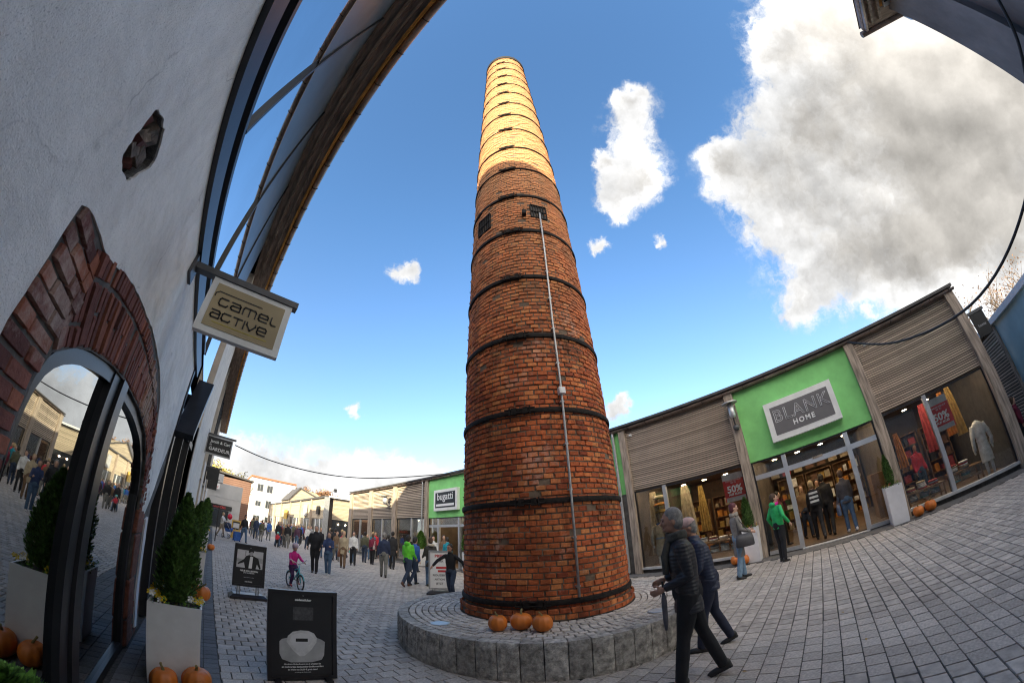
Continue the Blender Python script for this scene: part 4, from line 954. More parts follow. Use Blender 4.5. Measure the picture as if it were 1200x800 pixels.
def shop_signs():
    def boxsign(name, label, y0, y1, z0, z1, m_in, d=.22, fr=.16):
        s = empty(name, label, 'sign', (XF-.03, (y0+y1)/2, z0))
        MB().box(XF-d, XF-.035, y0, y1, z0, z1).build('sign_case', M['signwhite'], s, world=True)
        MB().box(XF-d-.006, XF-d+.02, y0+fr, y1-fr, z0+fr, z1-fr).build('sign_board', m_in, s, world=True)
        return s
    s = boxsign('fascia_sign', 'wide white framed grey sign with outlined lettering on the near green panel', -1.30, .80, 3.08, 4.22, M['signgrey'])
    R_ = (0, -1, 0); U = (0, 0, 1)
    text_mesh('BLANK', .50, s, 'lettering', M['printlight'], face_M((XF-.232, -.25, 3.75), R_, U), outline=.0075, space=1.12)
    text_mesh('HOME', .20, s, 'lettering', M['printwhite'], face_M((XF-.23, -.25, 3.44), R_, U), space=1.3, bold=.006)
    s = boxsign('fascia_sign', 'smaller white framed black sign with lowercase lettering on the far green panel', 15.25, 17.45, 3.10, 4.27, M['black'])
    text_mesh('bugatti', .56, s, 'lettering', M['printwhite'], face_M((XF-.23, 16.35, 3.86), R_, U), bold=.004)
    MB().box(XF-.232, XF-.227, 15.5, 17.2, 3.34, 3.47).build('white_bar', M['printwhite'], s, world=True)
    # hanging plate at the near corner
    s = empty('hanging_plate_sign', 'small dark slanted plate sign fixed at the near end corner of the shop row', 'sign', (XF-.05, -5.92, 3.9))
    MB().box(XF-.12, XF-.05, -6.5, -5.86, 4.10, 4.18).build('bracket_bar', M['bracket'], s, world=True)
    MB().box(XF-.105, XF-.065, -6.45, -5.99, 3.42, 4.10).build('sign_board', M['black'], s, world=True)
    text_mesh('home', .12, s, 'lettering', M['printgrey'], face_M((XF-.107, -6.22, 3.72), R_, U))
    # sale posters in the windows
    for yc, lab, nm in ((2.27, 'red half-price poster in the window left of the entrance behind the woman in grey', 0), (-3.98, 'red half-price poster in the window right of the entrance beside the white robe', 1)):
        s = empty('sale_poster', lab, 'poster', (XF+.06, yc, 1.75)); x = XF+.06
        z0, z1 = (1.78, 2.62) if nm == 0 else (1.72, 2.60)
        MB().box(x, x+.006, yc-.33, yc+.33, z0, z1).build('poster_sheet', M['red'], s, world=True)
        MB().box(x-.003, x, yc-.33, yc+.33, z1-.19, z1).build('photo_strip', M['printgrey'], s, world=True)
        MB().box(x-.003, x, yc-.30, yc+.30, z0, z0+.13).build('lower_strip', M['printgrey'], s, world=True)
        k = x-.006
        text_mesh('50%', .28, s, 'lettering', M['printwhite'], face_M((k, yc, z0+.36), R_, U), bold=.008)
        text_mesh('AUF ALLES', .085, s, 'lettering', M['printwhite'], face_M((k, yc, z0+.21), R_, U), bold=.003)
        text_mesh('BIS ZU', .06, s, 'lettering', M['printlight'], face_M((k, yc, z0+.56), R_, U))
        text_mesh('SONDERVERKAUF', .06, s, 'lettering', M['printlight'], face_M((k, yc, z0+.50+.12), R_, U))
    # wall lamp with disc shade on the timber pillar
    s = empty('wall_lamp', 'grey wall lantern with flat disc shade on the pillar beside the near green panel', 'lamp', (XF-.14, 1.76, 4.3))
    mb = MB(); mb.lathe([(.001, 4.62), (.24, 4.60), (.25, 4.57), (.001, 4.585)], (XF-.42, 1.72), 20); mb.build('disc_shade', M['zinc'], s, world=True)
    mb = MB(); mb.lathe([(.001, 4.57), (.09, 4.55), (.10, 4.20), (.07, 4.14), (.001, 4.13)], (XF-.42, 1.72), 14); mb.build('lantern', M['alu'], s, world=True, smooth=True)
    mb = MB(); mb.tube([(XF-.12, 1.75, 3.95), (XF-.3, 1.74, 3.98), (XF-.42, 1.72, 4.14)], .025, 8); mb.ell((XF-.22, 1.74, 3.86), (.1, .1, .1)); mb.build('lamp_arm', M['bracket'], s, world=True)
    for y, l in ((-2.7, 'tiny white camera under the gutter right of the near green panel'), (5.38, 'tiny white camera on the slats beside the downpipe')):
        s = empty('security_camera', l, 'camera', (XF-.03, y, 4.7)); mb = MB(); mb.cbox((XF-.09, y, 4.72), (.12, .06, .06)); mb.build('camera_body', M['white'], s, world=True); mb = MB(); mb.cbox((XF-.035, y, 4.74), (.03, .04, .08)); mb.build('camera_mount', M['white'], s, world=True)
    s = empty('wall_camera', 'dark dome camera cluster on the far slatted bays', 'camera', (XF-.15, 23.4, 4.0))
    mb = MB(); mb.lathe([(.001, 4.35), (.3, 4.33), (.3, 4.28), (.001, 4.3)], (XF-.5, 23.3), 14); mb.build('disc_shade', M['bracket'], s, world=True)
    mb = MB(); mb.ell((XF-.45, 23.3, 4.0), (.2, .2, .28)); mb.tube([(XF-.05, 23.3, 3.7), (XF-.45, 23.3, 3.8)], .05, 6); mb.build('lantern', M['alu'], s, world=True, smooth=True)
shop_signs()
# ============================================================ OTHER BUILDINGS
M['rearwall'] = mat('grey_rear_wall', (.21, .195, .195), .85, .22, 1.2, .3, 30, stretch=(1, 1, .4))
M['bluewall'] = mat('pale_blue_panel', (.42, .68, .76), .12, .06, 1.0, 0)
M['brownbrick'] = mat('brown_cladding', (.20, .11, .08), .85, .2, 3, .3, 30)
M['whitewall'] = mat('white_render', (.8, .79, .76), .9, .04, 2, .1, 60)
M['greywall'] = mat('pale_grey_panel', (.42, .42, .42), .6, .06, 1, 0)
M['slatfar'] = mat('pale_timber_boards', (.46, .38, .28), .85, .18, .8, .25, 30, stretch=(1, 1, 9), island=.15)
M['dull'] = mat('dull_window', (.04, .045, .05), .15, .1, 3, 0)
M['redtile'] = mat('red_tile', (.38, .13, .06), .8, .15, 5, .1, 30)
M['oak'] = mat('yellow_board', (.55, .36, .08), .7, .1, 3, 0)
def rear_building():
    b = empty('rear_building', 'tall grey building with wide eaves whose corner shows at the top right', 'building', (0, -6.6, 0))
    MB().box(-6, 5.02, -14, -6.75, 0, 8.72).build('wall', M['rearwall'], b, world=True)
    MB().box(4.22, 5.04, -6.75, -6.55, 0, 8.72).build('corner_pier', M['rearwall'], b, world=True)
    MB().box(-6, 5.28, -14, -5.75, 8.78, 8.86).build('soffit', M['eavewood'], b, world=True)
    MB().box(-6, 5.27, -5.82, -5.76, 8.70, 8.95).build('fascia', M['gutter'], b, world=True)
    for y in (-5.98, -6.22): MB().box(-6, 5.15, y-.04, y+.04, 8.70, 8.775).build('eave_batten', M['wood'], b, world=True)
    MB().box(-6, 4.9, -6.7, -6.3, 8.74, 8.775).build('orange_board', M['rustwood'], b, world=True)
    gr = MB().box(3.6, 4.9, -6.6, -6.35, 8.66, 8.70).build('vent_panel', M['zinc'], b, world=True)
    for k in range(12): MB().box(3.65+k*.1, 3.68+k*.1, -6.58, -6.37, 8.645, 8.658).build('vent_bar', M['iron'], gr, world=True)
    mb = MB(); mb.tube([(5.36, -5.68, 8.80), (5.36, -14, 8.80)], .075, 10); mb.build('gutter', M['gutter'], b, world=True, smooth=True)
    mb = MB(); mb.tube([(5.36, -7.0, 8.74), (5.36, -7.0, 8.5), (5.3, -7.02, 8.36), (5.14, -7.05, 8.25), (5.1, -7.05, 8.1)], .05, 10)
    mb.build('downpipe', M['alu'], b, world=True, smooth=True)
    MB().add([(-6, -5.74, 8.95), (5.3, -5.74, 8.95), (5.3, -14, 8.95), (-6, -14, 8.95), (-6, -10, 11.2), (5.3, -10, 11.2)], [(0, 1, 5, 4), (2, 3, 4, 5), (1, 2, 5), (3, 0, 4)]).build('roof', M['roof'], b, world=True)
rear_building()
def end_building():
    b = empty('blue_building', 'low building with pale blue panel and slatted side beyond the near end of the shops', 'building', (14, -7.95, 0))
    MB().box(8.6, 13.75, -14, -7.95, 0, 4.0).build('blue_wall', M['bluewall'], b, world=True)
    MB().box(13.75, 20.0, -14, -7.98, 0, 3.95).build('slat_wall', M['slatback'], b, world=True)
    unit = brick_unit(.02); unit.name = 'timber_slat'; unit.materials.append(M['slat']); z = .4
    while z < 3.9:
        inst(unit, 'timber_slat', b, (16.85, -7.95, z), (6.1, .05, .062), (rnd.uniform(-.04, .04), 0, 0)); z += .1
    MB().box(13.66, 13.80, -8, -7.88, 0, 3.96).build('corner_trim', M['wood'], b, world=True)
    MB().box(8.5, 20.1, -14, -7.80, 4.0, 4.18).build('white_coping', M['white'], b, world=True)
    MB().box(13.8, 20, -8, -7.86, 0, .35).build('base', M['sill'], b, world=True)
end_building()
def boards(b, x0, x1, y0, y1, z0, z1, axis, step=.13):
    unit = brick_unit(.03); unit.name = 'board'; unit.materials.append(M['slatfar']); z = z0; pinv = wmat(b).inverted()
    while z < z1-.02:
        inst(unit, 'board', b, ((x0+x1)/2, (y0+y1)/2, z+step/2), (x1-x0, y1-y0, step-.015), (0, 0, 0), pinv=pinv); z += step
def second_block():
    b = empty('second_shop_row', 'second row of timber slatted shops with posts past the alley', 'building', (11.2, 55, 0))
    MB().box(11.3, 26, 38.5, 80, 0, 4.95).build('shell', M['slatback'], b, world=True)
    boards(b, 11.9, 25.9, 38.42, 38.48, 2.75, 4.9, 'x', .14)
    for y0, y1 in ((38.8, 44.3), (44.7, 50.3), (50.7, 57.3), (57.7, 65), (65.4, 72), (72.4, 79.6)):
        boards(b, 11.2, 11.28, y0, y1, 2.75, 4.9, 'y', .16)
        MB().box(11.26, 11.29, y0, y1, .2, 2.72).build('window', M['dull'], b, world=True)
        for k in (0.33, .66):
            yy = y0+(y1-y0)*k
            MB().box(11.2, 11.25, yy-.12, yy+.12, 0, 2.72).build('window_post', M['white'], b, world=True)
    for y in (38.55, 44.5, 50.5, 57.5, 65.2, 72.2, 79.8): MB().box(11.0, 11.25, y-.18, y+.18, 0, 5.0).build('timber_post', M['wood'], b, world=True)
    MB().box(10.9, 11.4, 38.1, 38.42, 0, 5.0).build('corner_post', M['zinc'], b, world=True)
    MB().box(11.95, 25.9, 38.40, 38.47, .1, 2.7).build('shop_opening', M['dull'], b, world=True)
    MB().box(14.4, 14.6, 38.3, 38.42, 0, 2.75).build('white_post', M['white'], b, world=True)
    for x in (12.6, 13.4, 15.3, 16.4, 17.2):
        mb = MB(); mb.ell((x, 38.36, 2.3), (.07, .04, .07)); mb.build('warm_lamp', M['spot'], b, world=True)
    w = MB().box(14.9, 16.3, 38.36, 38.41, 3.55, 4.15).build('window', M['dull'], b, world=True)
    MB().box(14.9, 16.3, 38.33, 38.36, 3.82, 3.87).build('window_bar', M['white'], w, world=True)
    MB().box(11.0, 26, 38.2, 80, 4.97, 5.15).build('roof', M['roof'], b, world=True)
    MB().box(11.3, 26, 38.12, 38.2, 5.0, 5.18).build('white_coping', M['white'], b, world=True)
    s = tag(MB().box(10.95, 11.1, 40.6, 41.6, 3.2, 4.1).build('wall_sign', M['black']), 'dark square sign on the second row of shops by its corner', 'sign')
    s = tag(MB().box(10.95, 11.1, 46.4, 47.9, 3.0, 4.4).build('wall_sign', M['printgrey']), 'pale square sign with dark centre on the second row of shops', 'sign')
    s = tag(MB().box(10.8, 10.95, 58.6, 60.6, 2.4, 3.8).build('wall_sign', M['oak']), 'yellow square board on the far end of the second row of shops', 'sign')
    lp = empty('corner_floodlight', 'white disc floodlight on the corner roof of the second shop row', 'lamp', (11.8, 39, 5.15))
    MB().tube([(11.8, 39, 5.15), (11.8, 39, 5.8)], .05, 6).build('lamp_post', M['zinc'], lp, world=True)
    mb = MB(); mb.ell((11.7, 38.95, 6.05), (.38, .12, .38)); mb.build('lamp_head', M['white'], lp, world=True, smooth=True)
    MB().box(12.05, 12.3, 38.8, 39, 5.7, 6.05).build('lamp_box', M['black'], lp, world=True)
second_block()
def far_buildings():
    b = empty('grey_kiosk', 'pale grey flat-fronted kiosk building at the left end of the street', 'building', (1, 42, 0))
    MB().box(-1.6, 2.75, 42, 48, 0, 4.55).build('front_wall', M['greywall'], b, world=True)
    MB().box(-1.6, .55, 41.9, 46, 4.56, 5.45).build('upper_box', M['greywall'], b, world=True)
    for z in (1.7, 3.1): MB().box(-1.6, 2.75, 41.97, 41.995, z, z+.03).build('panel_joint', M['printgrey'], b, world=True)
    MB().box(-.6, 1.9, 41.9, 41.96, 1.9, 2.35).build('dark_fascia', M['black'], b, world=True)
    MB().box(-.9, .3, 41.8, 41.89, 4.05-.2, 4.6-.2).build('white_plate', M['white'], b, world=True)
    text_mesh('Eingang', .3, b, 'lettering', M['red'], face_M((-.3, 41.79, 4.12), (1, 0, 0), (0, 0, 1)))
    text_mesh('SNACKS', .35, b, 'lettering', M['red'], face_M((.6, 41.88, 2.12), (1, 0, 0), (0, 0, 1)), bold=.006)
    MB().box(-.5, 1.6, 41.9, 41.96, .1, 1.85).build('shop_opening', M['dull'], b, world=True)
    b = empty('brown_building', 'brown boarded building with dark sloping roof edge behind the grey kiosk', 'building', (2, 50, 0))
    unit = brick_unit(.02); unit.name = 'board'; unit.materials.append(M['brownbrick']); z = 0
    MB().box(-4, 4.25, 50.1, 58, 0, 6.0).build('wall', M['brownbrick'], b, world=True)
    while z < 6.0: inst(unit, 'board', b, (.1, 50.05, z+.12), (8.3, .06, .22)); z += .24
    MB().add([(-4.2, 49.8, 6.65), (4.5, 49.8, 6.05), (4.5, 58, 6.05), (-4.2, 58, 6.65), (-4.2, 49.8, 6.85), (4.5, 49.8, 6.25), (4.5, 58, 6.25), (-4.2, 58, 6.85)], [(0, 1, 5, 4), (1, 2, 6, 5), (2, 3, 7, 6), (3, 0, 4, 7), (4, 5, 6, 7), (3, 2, 1, 0)]).build('roof', M['roof'], b, world=True)
    b = empty('white_building', 'bright white three-storey building with red roof edge at the end of the street', 'building', (12, 88, 0))
    MB().box(7.4, 17.6, 88, 100, 0, 10.7).build('wall', M['whitewall'], b, world=True)
    MB().box(7.2, 17.8, 87.7, 100.2, 10.7, 11.05).build('roof_edge', M['redtile'], b, world=True)
    def win(x0, x1, z0, z1, bars=1, y=87.95):
        f = MB().box(x0-.1, x1+.1, y, y+.04, z0-.1, z1+.1).build('window', M['printgrey'], b, world=True)
        n = bars+1; w = (x1-x0)/n
        for k in range(n): MB().box(x0+k*w+.04, x0+(k+1)*w-.04, y-.03, y-.002, z0, z1).build('pane', M['dull'], f, world=True)
    for x in (8.9, 11.1): win(x, x+1.3, 7.9, 9.4)
    win(8.9, 10.1, 4.6, 5.6); win(11.2, 12.4, 4.4, 6.0); win(8.8, 10.2, .6, 2.4); win(11.4, 12.8, .4, 2.4)
    MB().box(14.6, 15.9, 87.9, 87.99, 5.6, 9.6).build('stair_window', M['printgrey'], b, world=True)
    bal = MB().box(6.6, 7.39, 88.3, 90, 4.6, 7.4).build('yellow_balcony', M['oak'], b, world=True)
    b = empty('gable_house', 'grey boarded gable house with dark roof behind the second row of shops', 'building', (19, 72, 0))
    MB().add([(13.5, 72, 0), (22, 72, 0), (22, 72, 6.3), (18.6, 72, 8.3), (15.4, 72, 8.6), (13.5, 72, 6.4), (13.5, 80, 0), (22, 80, 0), (22, 80, 6.3), (18.6, 80, 8.3), (15.4, 80, 8.6), (13.5, 80, 6.4)], [(0, 1, 2, 3, 4, 5), (6, 11, 10, 9, 8, 7), (0, 5, 11, 6), (1, 7, 8, 2)]).build('wall', M['slatfar'], b, world=True)
    MB().add([(13.2, 71.8, 6.2), (15.4, 71.8, 8.9), (22.3, 71.8, 6.3), (13.2, 80.2, 6.2), (15.4, 80.2, 8.9), (22.3, 80.2, 6.3), (13.2, 71.8, 6.0), (15.4, 71.8, 8.65), (22.3, 71.8, 6.05)], [(0, 1, 4, 3), (1, 2, 5, 4), (0, 6, 7, 1), (1, 7, 8, 2)]).build('roof', M['roof'], b, world=True)
    g = empty('glass_screen', 'black framed glass weather screen standing by the far planters on the left', 'screen', (0, 23, 0))
    MB().box(-.75, .35, 22.98, 23.02, 1.95, 2.03).box(.29, .35, 22.98, 23.02, 0, 1.949).box(-.75, -.69, 22.98, 23.02, 0, 1.949).build('screen_frame', M['darkframe'], g, world=True)
    MB().box(-.68, .28, 22.995, 23.005, .1, 1.94).build('pane', M['glass'], g, world=True)
far_buildings()
# hills
def hills():
    hm = mat('wooded_hillside', (.22, .17, .10), .95, .3, .15, 1.0, .6, col2=(.11, .10, .06), dist=1.5)
    vs = []; fs = []; n = 80
    for i in range(n+1):
        a = R(-60 + 160*i/n); h = 5 + 3.0*math.sin(a*5+1) + 2*math.sin(a*11)
        h += 12*math.exp(-((math.degrees(a)-14)/3.2)**2)
        for r, z in ((170, -1), (200, h), (330, h*1.3)): vs.append((r*math.sin(a), r*math.cos(a), z))
    for i in range(n):
        for j in range(2): fs.append((i*3+j, (i+1)*3+j, (i+1)*3+j+1, i*3+j+1))
    MB().add(vs, fs).build('hills', hm, smooth=True)['kind'] = 'structure'
hills()
# ============================================================ trees
def leaf_quads(mb, centres, n, spread, size, rng):
    for c in centres:
        for _ in range(n):
            d = Vector((rng.gauss(0, 1), rng.gauss(0, 1), rng.gauss(0, 1)))*spread*.55; p = Vector(c)+d
            s = size*rng.uniform(.6, 1.3); u = Vector((rng.uniform(-1, 1), rng.uniform(-1, 1), rng.uniform(-1, 1))).normalized(); v = u.orthogonal().normalized()
            mb.add([p-u*s, p-v*s*.5, p+u*s, p+v*s*.5], [(0, 1, 2, 3)])
def tree(loc, h, label, leafm, density, seed, group=None, spread=.36, lsize=.16, bark=(.16, .12, .09)):
    rng = random.Random(seed); t = empty('broadleaf_tree', label, 'tree', loc, group=group)
    tips = []; tr = MB(); lim = []
    def grow(p, d, L, r, lev):
        pts = [p]; q = p.copy(); dd = d.copy()
        for k in range(4):
            dd = (dd + Vector((rng.gauss(0, .12), rng.gauss(0, .12), rng.gauss(0, .07)+.03))).normalized(); q = q + dd*L/4; pts.append(q.copy())
        mb = tr if lev == 0 else MB()
        mb.tube(pts, [r, r*.85, r*.7, r*.6, r*.45], 7 if lev < 2 else 4)
        if lev > 0: lim.append(mb)
        if lev >= 3: tips.append(q); return
        for k in range(5 if lev else 7):
            f = rng.uniform(.35, 1); i = min(3, int(f*4)); b = pts[i].lerp(pts[i+1], f*4-i if f*4-i <= 1 else 1)
            a = rng.uniform(0, 2*PI); s = Vector((math.cos(a), math.sin(a), rng.uniform(.3, 1.1))).normalized()
            grow(b, (dd*.45+s).normalized(), L*rng.uniform(.42, .62), r*.42, lev+1)
        tips.append(q)
    grow(Vector((0, 0, 0)), Vector((0, 0, 1)), h*.5, h*.018, 0)
    bm = mat('tree_bark', bark, .9, .2, 6, .4, 20)
    tr.build('trunk', bm, t, smooth=True)
    al = MB()
    for m_ in lim: al.add(m_.v, m_.f)
    al.build('branches', bm, t, kind='stuff')
    if density:
        cr = MB(); leaf_quads(cr, [p for p in tips if rng.random() < .9], density, h*.045, lsize, rng)
        cr.build('crown', leafm, t, kind='stuff')
    return t
M['leafyellow'] = mat('yellow_leaves', (.50, .40, .08), .7, .25, 2, 0, island=.45)
M['leafolive'] = mat('olive_leaves', (.20, .17, .06), .7, .25, 2, 0, island=.45)
M['leafbrown'] = mat('russet_leaves', (.30, .16, .08), .7, .25, 2, 0, island=.4)
tree((-2.2, 70, 0), 11.8, 'yellow autumn tree behind the brown building, leftmost of the far trees', M['leafyellow'], 16, 3, lsize=.22)
tree((1.4, 72, 0), 12.2, 'tall yellow-green autumn tree directly above the brown roof', M['leafyellow'], 12, 5, lsize=.2)
tree((3.6, 74, 0), 10.6, 'thin pale tree between the brown roof and the white building', M['leafolive'], 10, 9, lsize=.2)
for i, (x, y, h) in enumerate([(12, 108, 14.6), (16, 110, 14.0), (20.5, 112, 13.4)]):
    tree((x, y, 0), h, ['bare olive tree rising behind the left part of the white building', 'bare olive tree rising behind the middle of the white building', 'bare olive tree rising behind the right end of the white building'][i], M['leafolive'], 7, 20+i, lsize=.2)
for i, (x, y, h) in enumerate([(31, 150, 19), (35, 152, 21.5), (39.5, 150, 22), (44, 150, 21), (49, 152, 18.5), (54, 156, 14.5), (60, 160, 13.5)]):
    tree((x, y, 0), h, 'bare brown autumn tree in the wood behind the second row of shops', M['leafbrown'], 26, 40+i, group='wood on the hill beyond the street', lsize=.42, bark=(.22, .17, .12))
tree((24.5, -12.6, 0), 10.0, 'thin russet tree above the slatted side wall at right', M['leafbrown'], 3, 71, lsize=.06)
tree((20.5, -13.0, 0), 9.6, 'bare twiggy tree behind the middle of the white coping at right', M['leafbrown'], 4, 72, lsize=.06)
tree((17.5, -15.2, 0), 10.5, 'russet tree nearest the photo edge behind the pale blue wall', M['leafbrown'], 5, 73, lsize=.06)
tree((21.6, -11.8, 0), 6.0, 'low yellow-green shrub tree behind the white coping at right', M['leafyellow'], 14, 74, lsize=.07)
# ============================================================ cables
def cable(label, pts, r):
    P = []; pts = [Vector(p) for p in pts]; m = len(pts)
    for i in range(m-1):
        p0, p1, p2, p3 = pts[max(i-1, 0)], pts[i], pts[i+1], pts[min(i+2, m-1)]
        for k in range(8):
            t = k/8; P.append(.5*((2*p1)+(-p0+p2)*t+(2*p0-5*p1+4*p2-p3)*t*t+(-p0+3*p1-3*p2+p3)*t**3))
    P.append(pts[-1])
    return tag(MB().tube(P, r, 8).build('overhead_cable', M['cable'], smooth=True), label, 'cable')
cable('thick black cable hanging in a loop from the shop gutter to the top right', [(11.25, -2.2, 5.03), (9.6, -3.06, 3.99), (7.46, -4.14, 3.44), (5.65, -5.03, 3.87), (4.2, -5.74, 4.9), (3.56, -6.07, 5.68), (2.6, -6.55, 7.2)], .028)
cable('thin black cable sagging across the street between the left sign and the far green panel', [(.40, 16.0, 4.36), (2.0, 15.95, 4.10), (4.2, 15.8, 4.0), (6.2, 15.65, 4.13), (8.6, 15.3, 4.52), (11.3, 14.9, 5.05)], .022)
# ============================================================ planters, pumpkins, poster stands
def planter(loc, w, d, h, label, rz=0, tree_h=.9, tr=.24, seed=1, bright=False, flowers='yellow', leaves=2600, ls=.022, trees=1):
    rng = random.Random(seed); p = empty('planter', label, 'planter', loc, rz)
    t = .02; tp = 1.0
    def ringbox(z0, z1, w0, d0, w1, d1):
        vs = [(sx*w0/2, sy*d0/2, z0) for sx, sy in ((-1, -1), (1, -1), (1, 1), (-1, 1))]+[(sx*w1/2, sy*d1/2, z1) for sx, sy in ((-1, -1), (1, -1), (1, 1), (-1, 1))]
        return vs
    mb = MB(); v = ringbox(0, h, w*.94, d*.94, w, d); iv = ringbox(h-.08, h, w-.05, d-.05, w-.04, d-.04)
    mb.add(v+iv, [(0, 1, 5, 4), (1, 2, 6, 5), (2, 3, 7, 6), (3, 0, 4, 7), (4, 5, 13, 12), (5, 6, 14, 13), (6, 7, 15, 14), (7, 4, 12, 15), (12, 13, 9, 8), (13, 14, 10, 9), (14, 15, 11, 10), (15, 12, 8, 11), (3, 2, 1, 0)])
    mb.build('tub', M['planter'], p)
    MB().box(-w/2+.03, w/2-.03, -d/2+.03, d/2-.03, h-.07, h-.04).build('soil', M['soil'], p)
    lm = M['leafbright'] if bright else M['leaf']
    for q in range(trees):
        ox = 0 if trees == 1 else (-.12, .14)[q]; oy = 0 if trees == 1 else (-.05, .1)[q]
        cf = empty('conifer', ('small clipped conifer growing in the ' + label)[:0] or None)
        COL.objects.unlink(cf); bpy.data.objects.remove(cf)
        MB().tube([(ox, oy, h-.05), (ox, oy, h+tree_h*.6)], [.018, .006], 6).build('conifer_stem', M['stem'], p)
        th = tree_h*(1 if q == 0 else .88)
        mb = MB(); mb.rings([(ox, oy, h+th*f, tr*.60*g, tr*.60*g) for f, g in ((.0, .6), (.12, .95), (.35, 1.0), (.6, .95), (.82, .6), (.95, .12))], 9); mb.build('conifer_core', lm, p, smooth=True)
        mb = MB()
        for k in range(leaves):
            f = rng.random()**.85; a = rng.uniform(0, 2*PI)
            prof = math.sin(min(1, f*3.0+.45)*PI/2)*(1-f**3.2)
            r = tr*prof*rng.uniform(.70, .98)*(1+.05*math.sin(a*5+f*11)+.05*math.sin(a*3-f*17)); c = Vector((ox+r*math.cos(a), oy+r*math.sin(a), h+.02+f*th))
            out = Vector((math.cos(a), math.sin(a), rng.uniform(.5, 1.8))).normalized(); sd = out.cross(Vector((0, 0, 1))).normalized()
            sd = (sd + Vector((rng.uniform(-.7, .7), rng.uniform(-.7, .7), rng.uniform(-.5, .5)))).normalized(); L = ls*rng.uniform(.8, 2.1)
            mb.add([c-out*L*.4, c+sd*L*.42+out*L*.3, c+out*L, c-sd*L*.42+out*L*.3], [(0, 1, 2, 3)])
        mb.build('conifer_foliage', lm, p, kind='stuff')
    mb = MB()
    for k in range(240):
        x = rng.uniform(-w/2, w/2); y = rng.uniform(-d/2, d/2); z = h+rng.uniform(-.03, .07); s = rng.uniform(.010, .022); a = rng.uniform(0, 6.28)
        mt = Matrix.Translation((x*1.05, y*1.05, z)) @ Matrix.Rotation(a, 4, (rng.random(), rng.random(), 1)); mb.add([(-s, 0, 0), (0, -s*.6, 0), (s, 0, .004), (0, s*.6, 0)], [(0, 1, 2, 3)], mt)
    mb.build('bedding_leaves', M['leafbright'], p, kind='stuff')
    for k in range(26):
        x = rng.choice((-1, 1))*w/2*rng.uniform(.2, 1.02); y = -d/2*rng.uniform(-.9, 1.05); z = h+rng.uniform(.02, .09)
        mm = {'yellow': rng.choice([M['yellow'], M['yellow'], M['petal']]), 'heather': rng.choice([M['redflower'], M['redflower'], M['yellow']])}[flowers]
        fl = MB(); s = rng.uniform(.018, .028)
        for j in range(5):
            a = 2*PI*j/5; fl.add([(x, y, z), (x+s*math.cos(a-.5), y-s*.3, z+s*math.sin(a-.5)), (x+s*1.3*math.cos(a), y-s*.5, z+s*1.3*math.sin(a)), (x+s*math.cos(a+.5), y-s*.3, z+s*math.sin(a+.5))], [(0, 1, 2, 3)])
        fl.build('flower', mm, p)
    return p
planter((-.255, 4.03, 0), .49, .42, .735, 'tall white planter with conifer and yellow flowers, nearest one by the arch', 0, .86, .215, 1, leaves=5200, ls=.022)
planter((-.30, 4.72, 0), .46, .42, .72, 'white planter standing right behind the nearest one with taller conifer', 0, 1.02, .20, 2, leaves=3600)
planter((-.28, 9.2, 0), .5, .45, .72, 'white planter farther along the left wall past the second sign stand', 0, 1.0, .25, 3, leaves=1800, ls=.035)
planter((-.28, 17.5, 0), .5, .5, .75, 'white planter with orange pumpkins at its foot, far along the left wall', 0, 1.3, .3, 4, leaves=1200, ls=.06)
planter((10.95, -1.98, .0), .52, .46, .95, 'white planter with slim conifer and heather right of the near shop entrance', 0, .78, .13, 5, flowers='heather', leaves=2200, ls=.02)
planter((11.0, 1.98, .0), .52, .46, .95, 'white planter with conifer behind the woman in grey, left of the near entrance', 0, .85, .17, 6, flowers='heather', leaves=2200, ls=.022)
planter((10.9, 14.0, 0), .5, .46, .95, 'white planter with bright round conifer right of the far green entrance', 0, 1.0, .36, 7, bright=True, leaves=1800, ls=.045)
planter((10.9, 18.4, 0), .5, .46, .95, 'white planter with bright conifer left of the far green entrance', 0, 1.0, .30, 8, bright=True, leaves=1600, ls=.045)
planter((-.64, 1.40, 0), .40, .40, .74, 'white planter with low bushy greenery at the bottom left edge, nearest the camera', 0, .22, .21, 15, bright=True, leaves=1800, ls=.02)

def pumpkin(loc, r, label, h=.8, group=None, seed=0):
    rng = random.Random(seed); p = empty('pumpkin', label, 'pumpkin', loc, rng.uniform(0, 6.28), group)
    n = 44; m = 13; vs = []
    ribs = rng.choice((9, 10, 11))
    for j in range(m):
        f = j/(m-1); th = PI*f
        for k in range(n):
            a = 2*PI*k/n; rib = 1-.085*abs(math.cos(a*ribs/2))**4*(math.sin(th)**.5)
            rr = r*math.sin(th)**.75*rib; z = r*h*(1-math.cos(th)) - r*.13*h*math.exp(-(math.sin(th)/.3)**2)*(1 if f > .5 else -1)*1.4
            vs.append((rr*math.cos(a), rr*math.sin(a), z))
    fs = [(j*n+k, j*n+(k+1) % n, (j+1)*n+(k+1) % n, (j+1)*n+k) for j in range(m-1) for k in range(n)]
    MB().add(vs, fs).build('pumpkin_body', M['orange'], p, smooth=True)
    z = 2*r*h*.90; MB().tube([(0, 0, z-.02), (.005, .005, z+r*.12), (r*.1, .02, z+r*.30), (r*.24, .03, z+r*.42)], [r*.17, r*.10, r*.08, r*.10], 7).build('pumpkin_stem', M['stem'], p)
    return p
pumpkin((3.13, 3.50, .45), .118, 'left one of the three pumpkins on the round plinth', .9, seed=1)
pumpkin((3.36, 3.33, .45), .140, 'largest, middle one of the three pumpkins on the round plinth', .78, seed=2)
pumpkin((3.42, 3.04, .45), .125, 'right one of the three pumpkins on the round plinth', .86, seed=3)
pumpkin((-.42, 1.86, 0), .15, 'pumpkin at the bottom left edge beside the low green planter', .85, seed=21)
